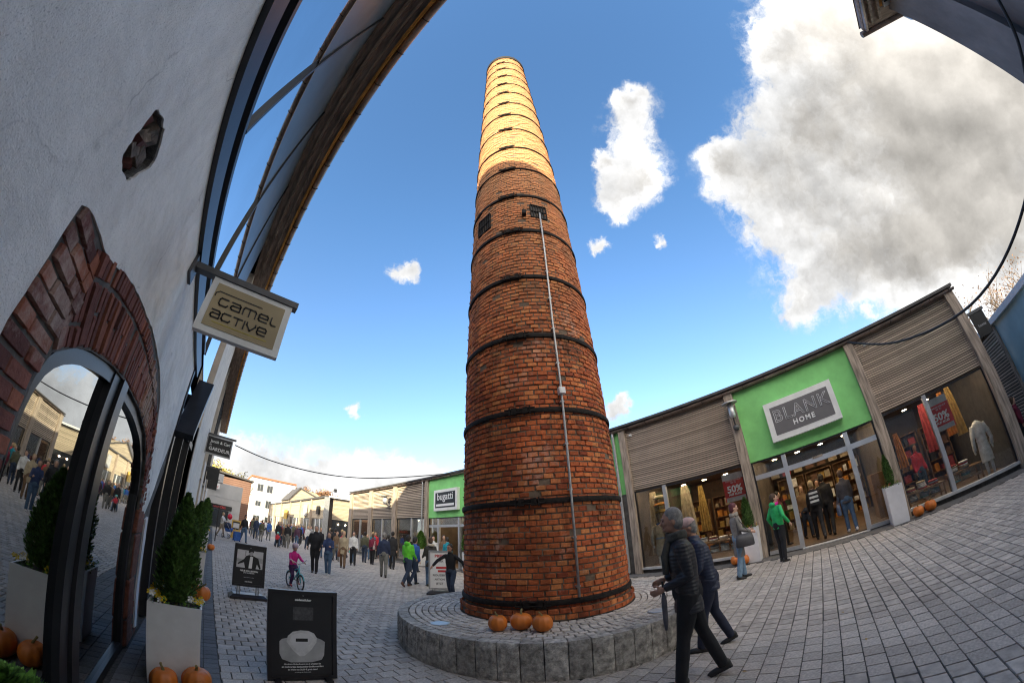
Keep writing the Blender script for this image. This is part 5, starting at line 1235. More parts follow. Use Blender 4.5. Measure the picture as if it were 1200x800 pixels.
pumpkin((-.33, 3.70, 0), .125, 'left one of two pumpkins at the foot of the nearest planter', .82, seed=4)
pumpkin((-.05, 3.72, 0), .135, 'right one of two pumpkins at the foot of the nearest planter', .85, seed=5)
pumpkin((-.02, 4.35, .70), .09, 'small pumpkin resting at the rim between the two nearest planters', .9, seed=6)
pumpkin((10.75, 2.45, 0), .15, 'left one of the pumpkins below the window behind the woman in grey', .9, seed=7)
pumpkin((10.62, 2.20, 0), .155, 'right one of the pumpkins below the window behind the woman in grey', .9, seed=8)
pumpkin((10.85, -2.48, 0), .15, 'pumpkin standing right beside the planter at the near entrance', .85, seed=9)
pumpkin((11.0, -2.85, 0), .16, 'pumpkin farther right of the planter at the near entrance', .85, seed=10)
pumpkin((.12, 17.3, 0), .16, 'pumpkin at the foot of the far planter on the left', .85, seed=11)
pumpkin((5.35, 6.3, .45), .17, 'pumpkin half hidden on the back left edge of the round plinth', .85, seed=12)
pumpkin((10.5, 13.7, 0), .17, 'pumpkin by the far entrance planter, glimpsed behind the running boy', .85, seed=13)
def poster_stand(loc, rz, w, h, z0, label, base):
    s = empty('poster_stand', label, 'sign stand', loc, rz)
    fw = .045
    MB().box(-w/2, -w/2+fw, -.03, .03, z0, z0+h).box(w/2-fw, w/2, -.03, .03, z0, z0+h).box(-w/2+fw, w/2-fw, -.03, .03, z0+h-fw, z0+h).box(-w/2+fw, w/2-fw, -.03, .03, z0, z0+fw).build('poster_frame', M['blackframe'], s)
    MB().box(-w/2+fw, w/2-fw, -.018, .018, z0+fw, z0+h-fw).build('poster_sheet', mat('charcoal_print', (.022, .021, .023), .35, .1, 3, 0), s)
    if base:
        for x in (-w*.33, -w*.26, w*.26, w*.33): MB().tube([(x, 0, .08), (x, 0, z0)], .014, 6).build('post', M['zinc'], s)
        mb = MB(); mb.rings([(0, 0, 0, .1, .1)]*1 + [], 4) if 0 else None
        v = [(sx*a, sy*b, z) for a, b, z in ((w*.57, .2, 0), (w*.57, .2, .05), (w*.46, .12, .095)) for sx, sy in ((-1, -1), (1, -1), (1, 1), (-1, 1))]
        MB().add(v, [(0, 1, 5, 4), (1, 2, 6, 5), (2, 3, 7, 6), (3, 0, 4, 7), (4, 5, 9, 8), (5, 6, 10, 9), (6, 7, 11, 10), (7, 4, 8, 11), (8, 9, 10, 11), (3, 2, 1, 0)]).build('weighted_base', M['blackframe'], s)
    else:
        for x in (-w*.36, w*.36): MB().box(x-.03, x+.03, -.15, .15, 0, .03).build('foot', M['blackframe'], s)
    return s
def flatpoly(pts, y, m, parent, name, th=.002):
    n = len(pts); vs = [(x, y, z) for x, z in pts]+[(x, y+th, z) for x, z in pts]
    tr = tessellate_polygon([[Vector((x, z, 0)) for x, z in pts]])
    fs = [tuple(t) for t in tr]
    fs2 = []
    for t in fs:
        a, b, c = (Vector(pts[i]) for i in t)
        fs2.append(t if (b-a).cross(c-a) > 0 else (t[0], t[2], t[1]))
    MBx = MB().add(vs, fs2+[(i, i+n, (i+1) % n+n, (i+1) % n) for i in range(n)]); return MBx.build(name, m, parent)
def ftext(body, size, x, y, z, parent, m, bold=0, space=1.0):
    o = text_mesh(body, size, parent, 'lettering', m, face_M((x, y, z), (1, 0, 0), (0, 0, 1)), extrude=.001, bold=bold, space=space); o.matrix_parent_inverse = Matrix(); return o
def stands():
    s = poster_stand((.985, 4.06, 0), R(-2), .72, .96, .01, 'large black poster stand with a folded white shirt, nearest the camera', False)
    y = -.0195
    grad = mat('shirt_print', (.62, .62, .63), .6, .12, 9, 0)
    body = [(-.235, .30), (-.235, .43), (-.21, .455), (-.15, .47), (-.06, .49), (.05, .49), (.14, .475), (.20, .45), (.235, .425), (.225, .28), (.20, .23), (.10, .205), (-.12, .205), (-.21, .24)]
    flatpoly(body, y-.001, M['printgrey'], s, 'shirt_print')
    col = [(-.165, .43), (-.15, .49), (-.10, .535), (-.02, .552), (.06, .548), (.12, .52), (.15, .47), (.145, .42), (.09, .34), (.02, .275), (-.03, .27), (-.10, .34)]
    flatpoly(col, y-.002, grad, s, 'collar_print')
    flatpoly([(-.13, .44), (-.11, .50), (-.02, .525), (.07, .515), (.11, .47), (.09, .42), (.0, .33), (-.06, .34)], y-.003, M['printlight'], s, 'collar_inside')
    flatpoly([(-.07, .43), (.055, .43), (.055, .465), (-.07, .465)], y-.004, M['black'], s, 'label_print')
    flatpoly([(-.10, .66), (.11, .66), (.11, .80), (-.10, .80)], y-.001, mat('dim_grey_print', (.07, .07, .075), .6, .2, 30, 0), s, 'logo_square')
    for t, sz, x, z, b in (('seidensticker', .032, 0, .875, .0015), ('Ab einem Einkaufswert von 2 erhalten Sie', .0225, 0, .185, .0004), ('ein hochwertiges Seidensticker-Großformat-Shirt', .0215, 0, .155, .0008), ('im Wert von 20,00 € gratis dazu!', .0225, 0, .124, .0006), ('nur solange der Vorrat reicht', .014, 0, .095, 0)):
        ftext(t, sz, x, y-.001, z, s, M['printwhite'], b)
    ftext('+', .04, 0, y-.001, .92, s, M['printwhite'])
    s = poster_stand((.865, 8.35, 0), R(3), .66, .86, .24, 'smaller black poster stand on dark base showing a man in a suit', True)
    flatpoly([(-.27, .62), (.27, .62), (.27, .98), (-.27, .98)], y-.001, M['printlight'], s, 'photo_print')
    flatpoly([(-.27, .80), (-.12, .78), (-.1, .74), (-.27, .73)], y-.002, M['printgrey'], s, 'photo_shadow')
    flatpoly([(.14, .86), (.27, .84), (.27, .74), (.2, .75)], y-.002, M['printgrey'], s, 'photo_shadow')
    flatpoly([(-.25, .70), (-.24, .68), (-.12, .73), (-.09, .62), (.13, .62), (.15, .72), (.21, .62), (.235, .64), (.17, .84), (.09, .87), (.04, .89), (-.03, .89), (-.09, .86), (-.12, .80)], y-.003, M['black'], s, 'suit_print')
    flatpoly([(-.02, .62), (.05, .62), (.06, .86), (.0, .86)], y-.004, M['printwhite'], s, 'shirt_print')
    flatpoly([(-.03, .90), (-.02, .965), (.02, .985), (.055, .965), (.06, .90), (.02, .87)], y-.004, M['printgrey'], s, 'face_print')
    flatpoly([(-.04, .93), (-.035, .985), (.02, 1.0), (.07, .98), (.065, .94), (.03, .965)], y-.005, M['black'], s, 'hair_print')
    flatpoly([(-.115, .86), (-.09, .86), (-.085, .96), (-.11, .96)], y-.004, M['printgrey'], s, 'hand_print')
    for t, sz, z, b in (('NEUE KOLLEKTION', .042, .56, .002), ('JETZT ENTDECKEN', .026, .52, .001), ('Herbst und Winter im Store', .018, .43, 0), ('THE STORE', .03, .34, .001)): ftext(t, sz, 0, y-.001, z, s, M['printwhite'], b)
    ftext('+', .04, 0, y-.001, 1.03, s, M['printwhite'])
    s = poster_stand((5.95, 9.0, 0), R(-38), .62, 1.12, .14, 'grey framed stand with printed notices behind the running boy', True)
    for o in s.children:
        if o.name.startswith('poster_sheet'): o.data.materials[0] = M['printwhite']
        if o.name.startswith('poster_frame'): o.data.materials[0] = M['zinc']
    ftext('PREIS', .12, 0, y-.001, 1.10, s, M['red'], .003)
    flatpoly([(-.1, .74), (.2, .74), (.2, .80), (-.1, .80)], y-.001, M['red'], s, 'red_bar'); flatpoly([(-.05, .64), (.2, .64), (.2, .70), (-.05, .70)], y-.001, M['red'], s, 'red_bar')
    for z, t in ((.95, 'SUPER'), (.55, 'REDUZIERT'), (.43, 'AKTION'), (.31, 'JETZT')): ftext(t, .075, 0, y-.001, z, s, M['signgrey'], .002)
    # green plants at the camera's left foot, reflected in the glass
stands()
# ============================================================ shop interiors
def interiors():
    cloth = [mat('%s_cloth' % n, c, .85, .15, 8, .2, 40) for n, c in (('white', (.85, .84, .80)), ('cream', (.40, .33, .23)), ('blue_grey', (.22, .27, .33)), ('red', (.35, .05, .06)), ('orange', (.55, .22, .04)), ('gold', (.38, .25, .07)), ('brown', (.16, .09, .06)), ('dark', (.04, .04, .05)), ('teal', (.12, .3, .3)))]
    W, CR, BL, RD, OR, GD, BR, DK, TE = cloth
    wood = mat('shelf_wood', (.20, .11, .05), .6, .2, 3, .1, 30, stretch=(1, 6, 1))
    rng = random.Random(5)
    def table(x, y, w, d, h, label, items):
        t = empty('display_table', label, 'table', (x, y, .05))
        MB().box(-d/2, d/2, -w/2, w/2, h-.04, h).build('table_top', wood, t)
        for sx in (-1, 1):
            for sy in (-1, 1): MB().box(sx*(d/2-.05)-.02, sx*(d/2-.05)+.02, sy*(w/2-.05)-.02, sy*(w/2-.05)+.02, 0, h-.041).build('leg', wood, t)
        MB().box(-d/2+.02, d/2-.02, -w/2+.08, w/2-.08, h*.42, h*.42+.03).build('lower_shelf', wood, t)
        n = int(w/.34)
        for lev, hz in ((0, h), (1, h*.42+.03)):
            for i in range(n):
                s = empty('towel_stack', 'folded cloths, %s from the left on the %s of the %s' % (('first', 'second', 'third', 'fourth', 'fifth', 'sixth', 'seventh')[min(i, 6)], ('top', 'lower shelf')[lev], items), 'folded cloths', (x-.02, y+w/2-.2-i*.34, .05+hz))
                for k in range(rng.choice((3, 4, 5))): 
                    m_ = rng.choice((W, W, CR, BL, TE) if lev else (W, CR, W, BL, RD)); e = rng.uniform(-.01, .01)
                    mb = MB(); mb.rings([(e, e, k*.042+.001, .15, .125), (e, e, k*.042+.012, .165, .14), (e, e, k*.042+.03, .165, .14), (e, e, k*.042+.040, .15, .125)], 12); mb.build('folded_cloth', m_, s)
    table(XF+.75, 3.3, 1.9, .6, .62, 'low display table with folded linen in the window left of the entrance', 'left window table')
    table(XF+.7, -3.05, 1.15, .55, .45, 'low display table with towels left of the post in the right window', 'right window table')
    table(XF+.8, -4.35, 1.0, .5, .5, 'low display table with towels beside the robe in the right window', 'robe table')
    def shelf(x, y, w, label, depth=.4, n=5, cols=cloth, rz=0):
        s = empty('shelf_unit', label, 'shelf', (x, y, .05), rz)
        for k in range(n+1): MB().box(-depth/2, depth/2, -w/2, w/2, k*.42, k*.42+.03).build('shelf_board', wood, s)
        MB().box(depth/2, depth/2+.02, -w/2, w/2, 0, n*.42).build('shelf_back', wood, s)
        for sy in (-1, 1): MB().box(-depth/2, depth/2, sy*w/2-.015, sy*w/2+.015, 0.001, n*.42+.029).build('shelf_side', wood, s)
        mb_by = {}
        for k in range(n):
            yy = -w/2+.08
            while yy < w/2-.2:
                ww = rng.uniform(.12, .26); hh = rng.uniform(.12, .34); m_ = rng.choice(cols)
                MB().box(-depth/2+.03, depth/2-.03, yy, yy+ww, k*.42+.031, k*.42+.031+hh).build('goods', m_, s); yy += ww+rng.uniform(.03, .12)
    for i, y in enumerate((-5.0, -3.8, -2.8)): shelf(XF+4.6, y, 1.0, 'dark shelf of goods at the back of the right window, %s' % ('far right', 'middle', 'left')[i], cols=[DK, BR, RD, DK, BR, OR])
    for i, y in enumerate((-1.5, -.3, .9)): shelf(XF+5.6, y, 1.1, 'shelf of warm-lit goods at the back wall seen through the entrance, %s' % ('right', 'middle', 'left')[i], cols=[GD, CR, BR, OR, W])
    for i, y in enumerate((2.3, 3.5, 4.8)): shelf(XF+4.2, y, 1.1, 'tall shelf at the back of the left window, %s' % ('right', 'middle', 'left')[i], cols=[GD, BR, CR, OR, BR])
    for i, (x, y) in enumerate(((XF+1.6, -1.95), (XF+1.5, 1.35))): shelf(x, y, .9, ('low shelf just inside the entrance on the right side', 'low shelf just inside the entrance on the left side')[i], n=3, rz=R(90), cols=[RD, GD, DK, BR])
    for i, y in enumerate((8, 9.5, 11.5, 13, 15.2, 17.6, 20, 22, 24, 26, 28.5, 30)): shelf(XF+3.6, y, 1.3, ('pale goods shelf inside the shops beyond the chimney, %s away' % ('nearest', 'second', 'third', 'fourth', 'fifth', 'sixth', 'seventh', 'eighth', 'ninth', 'tenth', 'eleventh', 'twelfth')[i]), cols=[W, CR, GD, BL])
    # framed pictures above the door view
    for k in range(14):
        y = -1.7 + (k % 7)*.5; z = 2.3+.35*(k//7)
        if k > 6: continue
        tag(MB().box(XF+5.3, XF+5.34, y, y+.36, z, z+.3).build('wall_picture', rng.choice((GD, CR, BR, RD))), 'small warm-toned picture high on the shop back wall, %s from the right' % ('first', 'second', 'third', 'fourth', 'fifth', 'sixth', 'seventh')[k], 'picture')
    # hanging cloths
    def drape(x, y, z0, z1, w, m_, label):
        n = 16; vs = []; 
        for j in range(8):
            z = z1+(z0-z1)*j/7
            for i in range(n+1):
                f = i/n; ww = w*(.45+.55*(j/7)**.6); vs.append((x+.035*math.sin(f*22+j*.3)*(j/7+.3), y+(f-.5)*ww, z))
        fs = [(j*(n+1)+i, j*(n+1)+i+1, (j+1)*(n+1)+i+1, (j+1)*(n+1)+i) for j in range(7) for i in range(n)]
        return tag(MB().add(vs, fs).build('hanging_cloth', m_, smooth=True), label, 'cloth')
    drape(XF+.9, -4.45, 1.5, 2.75, .35, OR, 'orange cloth hanging beside the white robe'); drape(XF+.95, -4.75, 1.4, 2.8, .38, GD, 'golden cloth hanging above the white robe')
    drape(XF+1.2, -3.9, 1.3, 2.7, .5, RD, 'dark red cloth hanging behind the right poster')
    drape(XF+.9, -2.75, 1.2, 2.2, .3, OR, 'orange-lit cloth at the left end of the right window')
    drape(XF+.8, 5.3, .5, 2.7, .5, CR, 'cream cloth hanging at the left end of the left window'); drape(XF+1.1, 4.2, .9, 2.7, .55, CR, 'cream striped curtain behind the window post')
    drape(XF+1.5, 3.75, 1.0, 2.6, .35, GD, 'golden curtain beside the cream striped curtain')
    for i, (z, m_, r) in enumerate(((2.45, CR, .26), (2.2, OR, .3), (1.95, GD, .26))):
        mb = MB(); mb.lathe([(.001, z+.1), (r*.6, z+.08), (r, z), (r*.9, z-.02), (.001, z+.02)], (XF+.75, 5.0), 20); tag(mb.build('hat', m_, smooth=True), ('cream', 'orange', 'golden')[i] + ' round hat floating on the display rod above the dressed figure', 'hat')
    for (x, y, lab, m_, sc) in ((XF+.55, -5.05, 'headless display figure in a white bathrobe in the right window', W, 0), (XF+.5, 5.1, 'display figure in a cream shirt with blue scarf in the left window', CR, 1)):
        d = empty('mannequin', lab, 'mannequin', (x, y, .05), R(90))
        mb = MB(); mb.rings([(0, 0, .42, .20, .12), (0, 0, .7, .19, .12), (0, 0, .98, .155, .11), (0, 0, 1.05, .15, .105), (0, 0, 1.25, .19, .115), (0, 0, 1.42, .20, .10), (0, 0, 1.50, .11, .08), (0, 0, 1.53, .06, .06)], 18)
        for s in (-1, 1): mb.tube([(s*.17, 0, 1.43), (s*.25, .02, 1.2), (s*.29, .03, .98), (s*.28, -.05, .80)], [.07, .068, .06, .055], 10)
        o = mb.build('robe', m_, d, smooth=True); rm = o.modifiers.new('r', 'REMESH'); rm.mode = 'VOXEL'; rm.voxel_size = .018; rm.use_smooth_shade = True
        mb = MB(); mb.rings([(0, 0, .99, .162, .118), (0, 0, 1.05, .160, .116)], 18); mb.tube([(.03, -.12, 1.0), (.05, -.14, .8)], .02, 6); mb.build('belt', m_ if not sc else BL, d)
        mb = MB(); mb.tube([(-.05, -.095, 1.5), (0, -.125, 1.25), (.01, -.125, 1.06)], .022, 6); mb.tube([(.05, -.095, 1.5), (0.01, -.13, 1.25)], .022, 6); mb.build('lapel', m_, d)
        for s in (-1, 1):
            mb = MB(); mb.tube([(s*.09, 0, 0), (s*.09, 0, .25), (s*.09, 0, .5)], [.035, .05, .06], 8); mb.build('leg', W, d, smooth=True)
            mb = MB(); mb.ell((s*.285, -.06, .75), (.03, .035, .06)); mb.build('hand', W, d, smooth=True)
        if sc:
            mb = MB(); mb.rings([(0, 0, 1.46, .10, .09), (0, 0, 1.54, .09, .085)], 12); mb.box(-.05, .03, -.155, -.13, .95, 1.5); mb.build('scarf', mat('blue_scarf', (.02, .06, .14), .8, .2, 9, .1, 30), d)
        else:
            mb = MB(); mb.lathe([(.001, 1.56), (.045, 1.54), (.045, 1.49)], (0, 0), 10); mb.build('neck_cap', W, d)
        MB().box(-.09, .07, -.16, -.13, .50, .72).build('price_card', M['printgrey'], d)
interiors()
# ============================================================ PEOPLE
CM = {}
def cm(name, col, rough=.85, var=.12, bump=.35, bscale=60, quilt=0, stripe=None):
    if name in CM: return CM[name]
    m = mat(name, col, rough, var, 10, bump, bscale)
    if quilt:
        nt = m.node_tree; b = nt.nodes['Principled BSDF']; tc = N(nt, 'ShaderNodeTexCoord')
        wv = N(nt, 'ShaderNodeTexWave', Scale=quilt, Distortion=.6, Detail=1.0); wv.bands_direction = 'Z'; nt.links.new(tc.outputs['Object'], wv.inputs['Vector'])
        bp = N(nt, 'ShaderNodeBump', Strength=.35, Distance=.008); nt.links.new(wv.outputs['Fac'], bp.inputs['Height']); nt.links.new(bp.outputs[0], b.inputs['Normal'])
    CM[name] = m; return m
SKIN = mat('skin', (.55, .33, .24), .55, .08, 8, .15, 90)
SKIN2 = mat('tanned_skin', (.42, .23, .16), .5, .12, 9, .2, 90)
EYE = mat('eye_dark', (.02, .015, .012), .2, .05, 9, 0)
LIP = mat('lips', (.42, .16, .13), .5, .05, 9, 0)
H = {'grey': cm('grey_hair', (.22, .21, .20), .8, .35, .9, 90), 'black': cm('black_hair', (.02, .016, .014), .6, .2, .6, 90), 'brown': cm('brown_hair', (.09, .05, .03), .65, .25, .7, 90), 'blond': cm('blond_hair', (.42, .30, .16), .7, .2, .7, 90), 'red': cm('dark_red_hair', (.10, .02, .03), .6, .2, .6, 90)}
def rz_(v, a): return Vector((v.x*math.cos(a)-v.y*math.sin(a), v.x*math.sin(a)+v.y*math.cos(a), v.z))
def person(loc, face, h, label, top, legs, hair='brown', pose=None, voxel=.03, coat=0, hat=None, group=None, shoes='black', skin=None, fat=1.0, child=False, hood=None, scarf=None, long_hair=False, hairless=False, cat='person', detail=False, buttons=False):
    """face = compass azimuth (degrees clockwise from +Y) that the figure looks towards"""
    p = {'l': (8, 6), 'r': (-8, 6), 'la': (5, 8, 20), 'ra': (-5, 8, 20), 'lean': 0, 'turn': 0, 'nod': 0}
    if pose: p.update(pose)
    root = empty('person', label, cat, loc, -R(face), group)
    s = h/1.75; skin = skin or SKIN
    hs = 1.28 if child else 1.0         # children have larger heads
    lf = s*(.92 if child else 1.0)
    V = Vector
    def fk_leg(sd, th, kn):
        hip = V((sd*.09*s, 0, 0)); a = R(th)
        k = hip+V((0, math.sin(a), -math.cos(a)))*.43*lf; a2 = a-R(kn)
        an = k+V((0, math.sin(a2), -math.cos(a2)))*.41*lf
        return hip, k, an, a2
    Ll = fk_leg(-1, *p['l']); Lr = fk_leg(1, *p['r'])
    low = min(Ll[2].z, Lr[2].z); up = -low+.075*s
    T = V((0, 0, up)); Ll = [v+T for v in Ll[:3]]+[Ll[3]]; Lr = [v+T for v in Lr[:3]]+[Lr[3]]
    pel = V((0, 0, up)); ln = R(p['lean'])
    def spine(z, y=0, x=0):          # point up the leaning spine, z metres above the hips
        return pel+V((x*s, (y+0)*s, 0))+V((0, math.sin(ln), math.cos(ln)))*z*s
    sh = [spine(.485, 0, -.158*fat), spine(.50, 0, .158*fat)]
    def fk_arm(i, fw, ab, el, inn=.25):
        sd = (-1, 1)[i]; a = R(fw)+ln; d = R(ab)
        u = V((sd*math.sin(d), math.sin(a)*math.cos(d), -math.cos(a)*math.cos(d)))
        e = sh[i]+u*.285*s; a2 = a+R(el)
        f = V((-sd*inn*math.sin(R(el))+sd*math.sin(d)*.6, math.sin(a2), -math.cos(a2))).normalized()
        w = e+f*.25*s; return sh[i], e, w, f
    A = [fk_arm(0, *p['la']), fk_arm(1, *p['ra'])]
    neck = spine(.60); hd = spine(.60+.135*hs, .02); hm = Matrix.Translation(hd) @ Matrix.Rotation(R(p['turn']), 4, 'Z') @ Matrix.Rotation(-R(p['nod']), 4, 'X')
    hr = V((.078, .098, .118))*s*hs
    def vox(o, v, it=2):
        r = o.modifiers.new('r', 'REMESH'); r.mode = 'VOXEL'; r.voxel_size = v; r.use_smooth_shade = True
        if it: q = o.modifiers.new('s', 'SMOOTH'); q.iterations = it; q.factor = .5
        return o
    # --- body: one continuous mesh of head, neck, trunk, arms, hands and legs
    b = MB()
    def tell(c, r, n=12, m=9, MM=None): b.ell(c, r, n, m, MM)
    tell((0, 0, .012*s), (hr.x, hr.y, hr.z*.88), MM=hm); tell((0, .012*s, -.058*s*hs), (hr.x*.80, hr.y*.72, hr.z*.52), MM=hm)
    if voxel < .02:
        b.tube([hm @ V((0, hr.y*.90, .015*s)), hm @ V((0, hr.y*1.16, -.030*s)), hm @ V((0, hr.y*.88, -.042*s))], [.010*s, .017*s, .012*s], 7)
        tell((0, hr.y*.78, -.085*s), (.026*s, .022*s, .016*s), MM=hm)                       # chin
        tell((0, hr.y*.86, .028*s), (.05*s, .014*s, .010*s), MM=hm)                         # brow
        for sd in (-1, 1): tell((sd*hr.x*.98, -.005*s, -.012*s), (.011*s, .022*s, .032*s), MM=hm); tell((sd*.032*s, hr.y*.74, -.02*s), (.022*s, .02*s, .02*s), MM=hm)
    b.tube([spine(.50), neck, hd], [.062*s, .055*s, .052*s], 10)
    b.tube([spine(0), spine(.15), spine(.32), spine(.46), spine(.53)], [.10*s*fat, .09*s*fat, .10*s*fat, .085*s*fat, .05*s], 12)
    b.tube([sh[0], spine(.51), sh[1]], [.04*s, .045*s, .04*s], 8)
    for L_ in (Ll, Lr): b.tube([L_[0], L_[1], L_[2]], [.075*s, .05*s, .036*s], 9); b.tube([L_[2], Matrix.Translation(L_[2]) @ Matrix.Rotation(L_[3]*.9 if L_[3] < 0 else L_[3]*.3, 4, 'X') @ V((0, .08*s, -.045*s))], [.030*s, .022*s], 7)
    for i, (S_, E_, W_, f) in enumerate(A):
        sd = (-1, 1)[i]; b.tube([S_, E_, W_], [.045*s, .038*s, .026*s], 8)
        side = f.cross(V((sd, 0, 0))).normalized() if abs(f.x) < .9 else V((0, 1, 0))
        palm = W_+f*.05*s
        mt = Matrix.Translation(palm) @ f.to_track_quat('Z', 'Y').to_matrix().to_4x4()
        b.ell((0, 0, 0), (.022*s, .036*s, .052*s), 10, 6, mt)
        crl = V((-sd, 0, 0))
        for q in range(4):
            off = side*(.027-.018*q)*s; ln_ = (.066, .075, .070, .055)[q]*s
            st = W_+f*.088*s+off
            b.tube([st, st+f*ln_*.5+crl*.006*s, st+f*ln_*.85+crl*.028*s], [.0095*s, .0088*s, .007*s], 6)
        st = W_+f*.035*s+side*.03*s
        b.tube([st, st+side*.028*s+f*.03*s+crl*.01*s, st+side*.03*s+f*.06*s+crl*.02*s], [.012*s, .010*s, .008*s], 6)
    bo = vox(b.build('body', skin, root), max(.0075 if voxel < .02 else 0, voxel*.72) if voxel > .02 else voxel*.6, 1)
    if voxel < .02:
        for sd in (-1, 1):
            e = MB(); e.ell((sd*.031*s, hr.y*.895, .004*s), (.0115*s, .007*s, .007*s), 8, 6, hm); e.build('eye', EYE, bo)
            e = MB(); e.tube([hm @ V((sd*.014*s, hr.y*1.0, .024*s)), hm @ V((sd*.034*s, hr.y*.965, .030*s)), hm @ V((sd*.05*s, hr.y*.88, .022*s))], .0045*s, 5); e.build('eyebrow', H[hair], bo)
        e = MB(); e.tube([hm @ V((-.024*s, hr.y*.86, -.062*s)), hm @ V((0, hr.y*.955, -.060*s)), hm @ V((.024*s, hr.y*.86, -.062*s))], [.003*s, .006*s, .003*s], 6); e.build('lips', LIP, bo)
    # --- hair
    if not hairless:
        g = MB(); g.ell((0, -.018*s, .035*s), (hr.x*1.12, hr.y*1.02, hr.z*.90), 12, 9, hm); g.ell((0, -.045*s, -.015*s), (hr.x*1.08, hr.y*.72, hr.z*.80), 12, 8, hm)
        if long_hair: g.tube([hm @ V((0, -.05*s, .02*s)), hm @ V((0, -.07*s, -.08*s)), spine(.42, -.09)], [.075*s, .075*s, .05*s], 9)
        hm_ = g.build('hair', H[hair], root); vox(hm_, max(voxel*.8, .010), 1)
    if hat:
        g = MB()
        if hat[0] == 'cap':
            g.ell((0, -.005*s, .055*s), (hr.x*1.16, hr.y*1.12, hr.z*.72), 12, 8, hm); g.ell((0, hr.y*1.05, .045*s), (.065*s, .07*s, .010*s), 12, 6, hm)
        elif hat[0] == 'beanie': g.ell((0, -.01*s, .045*s), (hr.x*1.17, hr.y*1.12, hr.z*.90), 12, 8, hm)
        else: g.ell((0, -.01*s, .05*s), (hr.x*1.32, hr.y*1.28, hr.z*.86), 14, 9, hm)
        o = g.build({'cap': 'cap', 'beanie': 'hat', 'helmet': 'helmet'}[hat[0]], hat[1], root, smooth=True); vox(o, max(voxel*.8, .011), 1)
    # --- trousers
    t = MB()
    for L_ in (Ll, Lr):
        k = L_[1]+V((0, .008*s, 0)); m1 = L_[0].lerp(k, .5); m2 = k.lerp(L_[2], .42)
        t.tube([L_[0]+V((0, 0, .03*s)), m1, k, m2, L_[2]+(L_[2]-L_[1])*.06], [.100*s*fat, .090*s*fat, .066*s, .068*s, .058*s], 11)
    t.tube([spine(-.06), spine(.02), spine(.12)], [.125*s*fat, .145*s*fat, .13*s*fat], 12)
    vox(t.build('trousers', legs, root), max(.012, voxel), 2)
    # --- jacket
    j = MB(); w = fat
    def tr(z, rx, ry, y=0):
        c = spine(z, y) if z >= 0 else pel+V((0, y*s, z*s)); return (c.x, c.y, c.z, rx*s*w, ry*s*w)
    rs = [tr(-.06, .165, .125), tr(.05, .165, .125), tr(.17, .158, .122), tr(.30, .175, .135), tr(.42, .172, .130, -.005), tr(.485, .142, .108, -.01), tr(.535, .095, .082), tr(.60, .074, .072), tr(.62, .07, .068)]
    if coat: rs = [tr(-coat, .180, .135), tr(-coat*.5, .172, .132)]+rs
    j.rings(rs, 18)
    for (S_, E_, W_, f) in A:
        j.tube([S_.lerp(spine(.45), .35), S_, S_.lerp(E_, .5), E_, E_.lerp(W_, .5), W_+f*.005], [.070*s*w, .066*s*w, .060*s*w, .053*s, .049*s, .040*s], 10)
    if hood: j.ell(tuple(spine(.58, -.10)), (.10*s, .07*s, .075*s), 10, 7)
    jo = vox(j.build('jacket' if not coat else 'coat', top, root), max(.012, voxel), 2)
    if hood and hood is not True: g = MB(); g.ell(tuple(spine(.58, -.11)), (.125*s, .075*s, .06*s), 10, 7); vox(g.build('hood', hood, root), max(.012, voxel), 1)
    if scarf:
        g = MB(); c = spine(.585, .005)
        for q in range(2):
            g.tube([c+V((math.cos(a)*.082*s, math.sin(a)*.082*s, (q*.035-.02+.012*math.sin(a*2))*s)) for a in np.linspace(0, 2*PI, 13)], .030*s, 8)
        g.tube([c+V((-.04*s, .085*s, -.03*s)), c+V((-.05*s, .135*s, -.18*s)), c+V((-.05*s, .14*s, -.36*s))], [.032*s, .04*s, .035*s], 8)
        vox(g.build('scarf', scarf, root), max(.012, voxel), 1)
    # --- shoes
    sm = CM['shoe_'+shoes] if 'shoe_'+shoes in CM else cm('shoe_'+shoes, {'black': (.015, .014, .014), 'white': (.6, .6, .6), 'brown': (.12, .05, .03), 'red': (.3, .03, .04)}[shoes], .5)
    for L_ in (Ll, Lr):
        a2 = L_[3]; ft = Matrix.Translation(L_[2]) @ Matrix.Rotation(a2*.9 if a2 < 0 else a2*.3, 4, 'X')
        g = MB(); g.ell((0, .055*s, -.045*s), (.044*s, .135*s, .034*s), 12, 8, ft); g.ell((0, -.02*s, -.015*s), (.046*s, .060*s, .058*s), 10, 7, ft); g.cbox((0, .045*s, -.066*s), (.075*s, .24*s, .014*s), ft)
        vox(g.build('shoe', sm, root), max(.011, voxel*.8), 1)
    if buttons:
        for q in range(4): g = MB(); c = spine(.1+.1*q, .135); g.ell(tuple(c), (.012, .006, .012), 8, 5); g.build('button', sm, root)
    root['_h'] = 0; del root['_h']
    return root, dict(wl=A[0][2], wr=A[1][2], sh=sh, neck=neck, s=s, spine=spine)
def wpt(root, v): return wmat(root) @ v
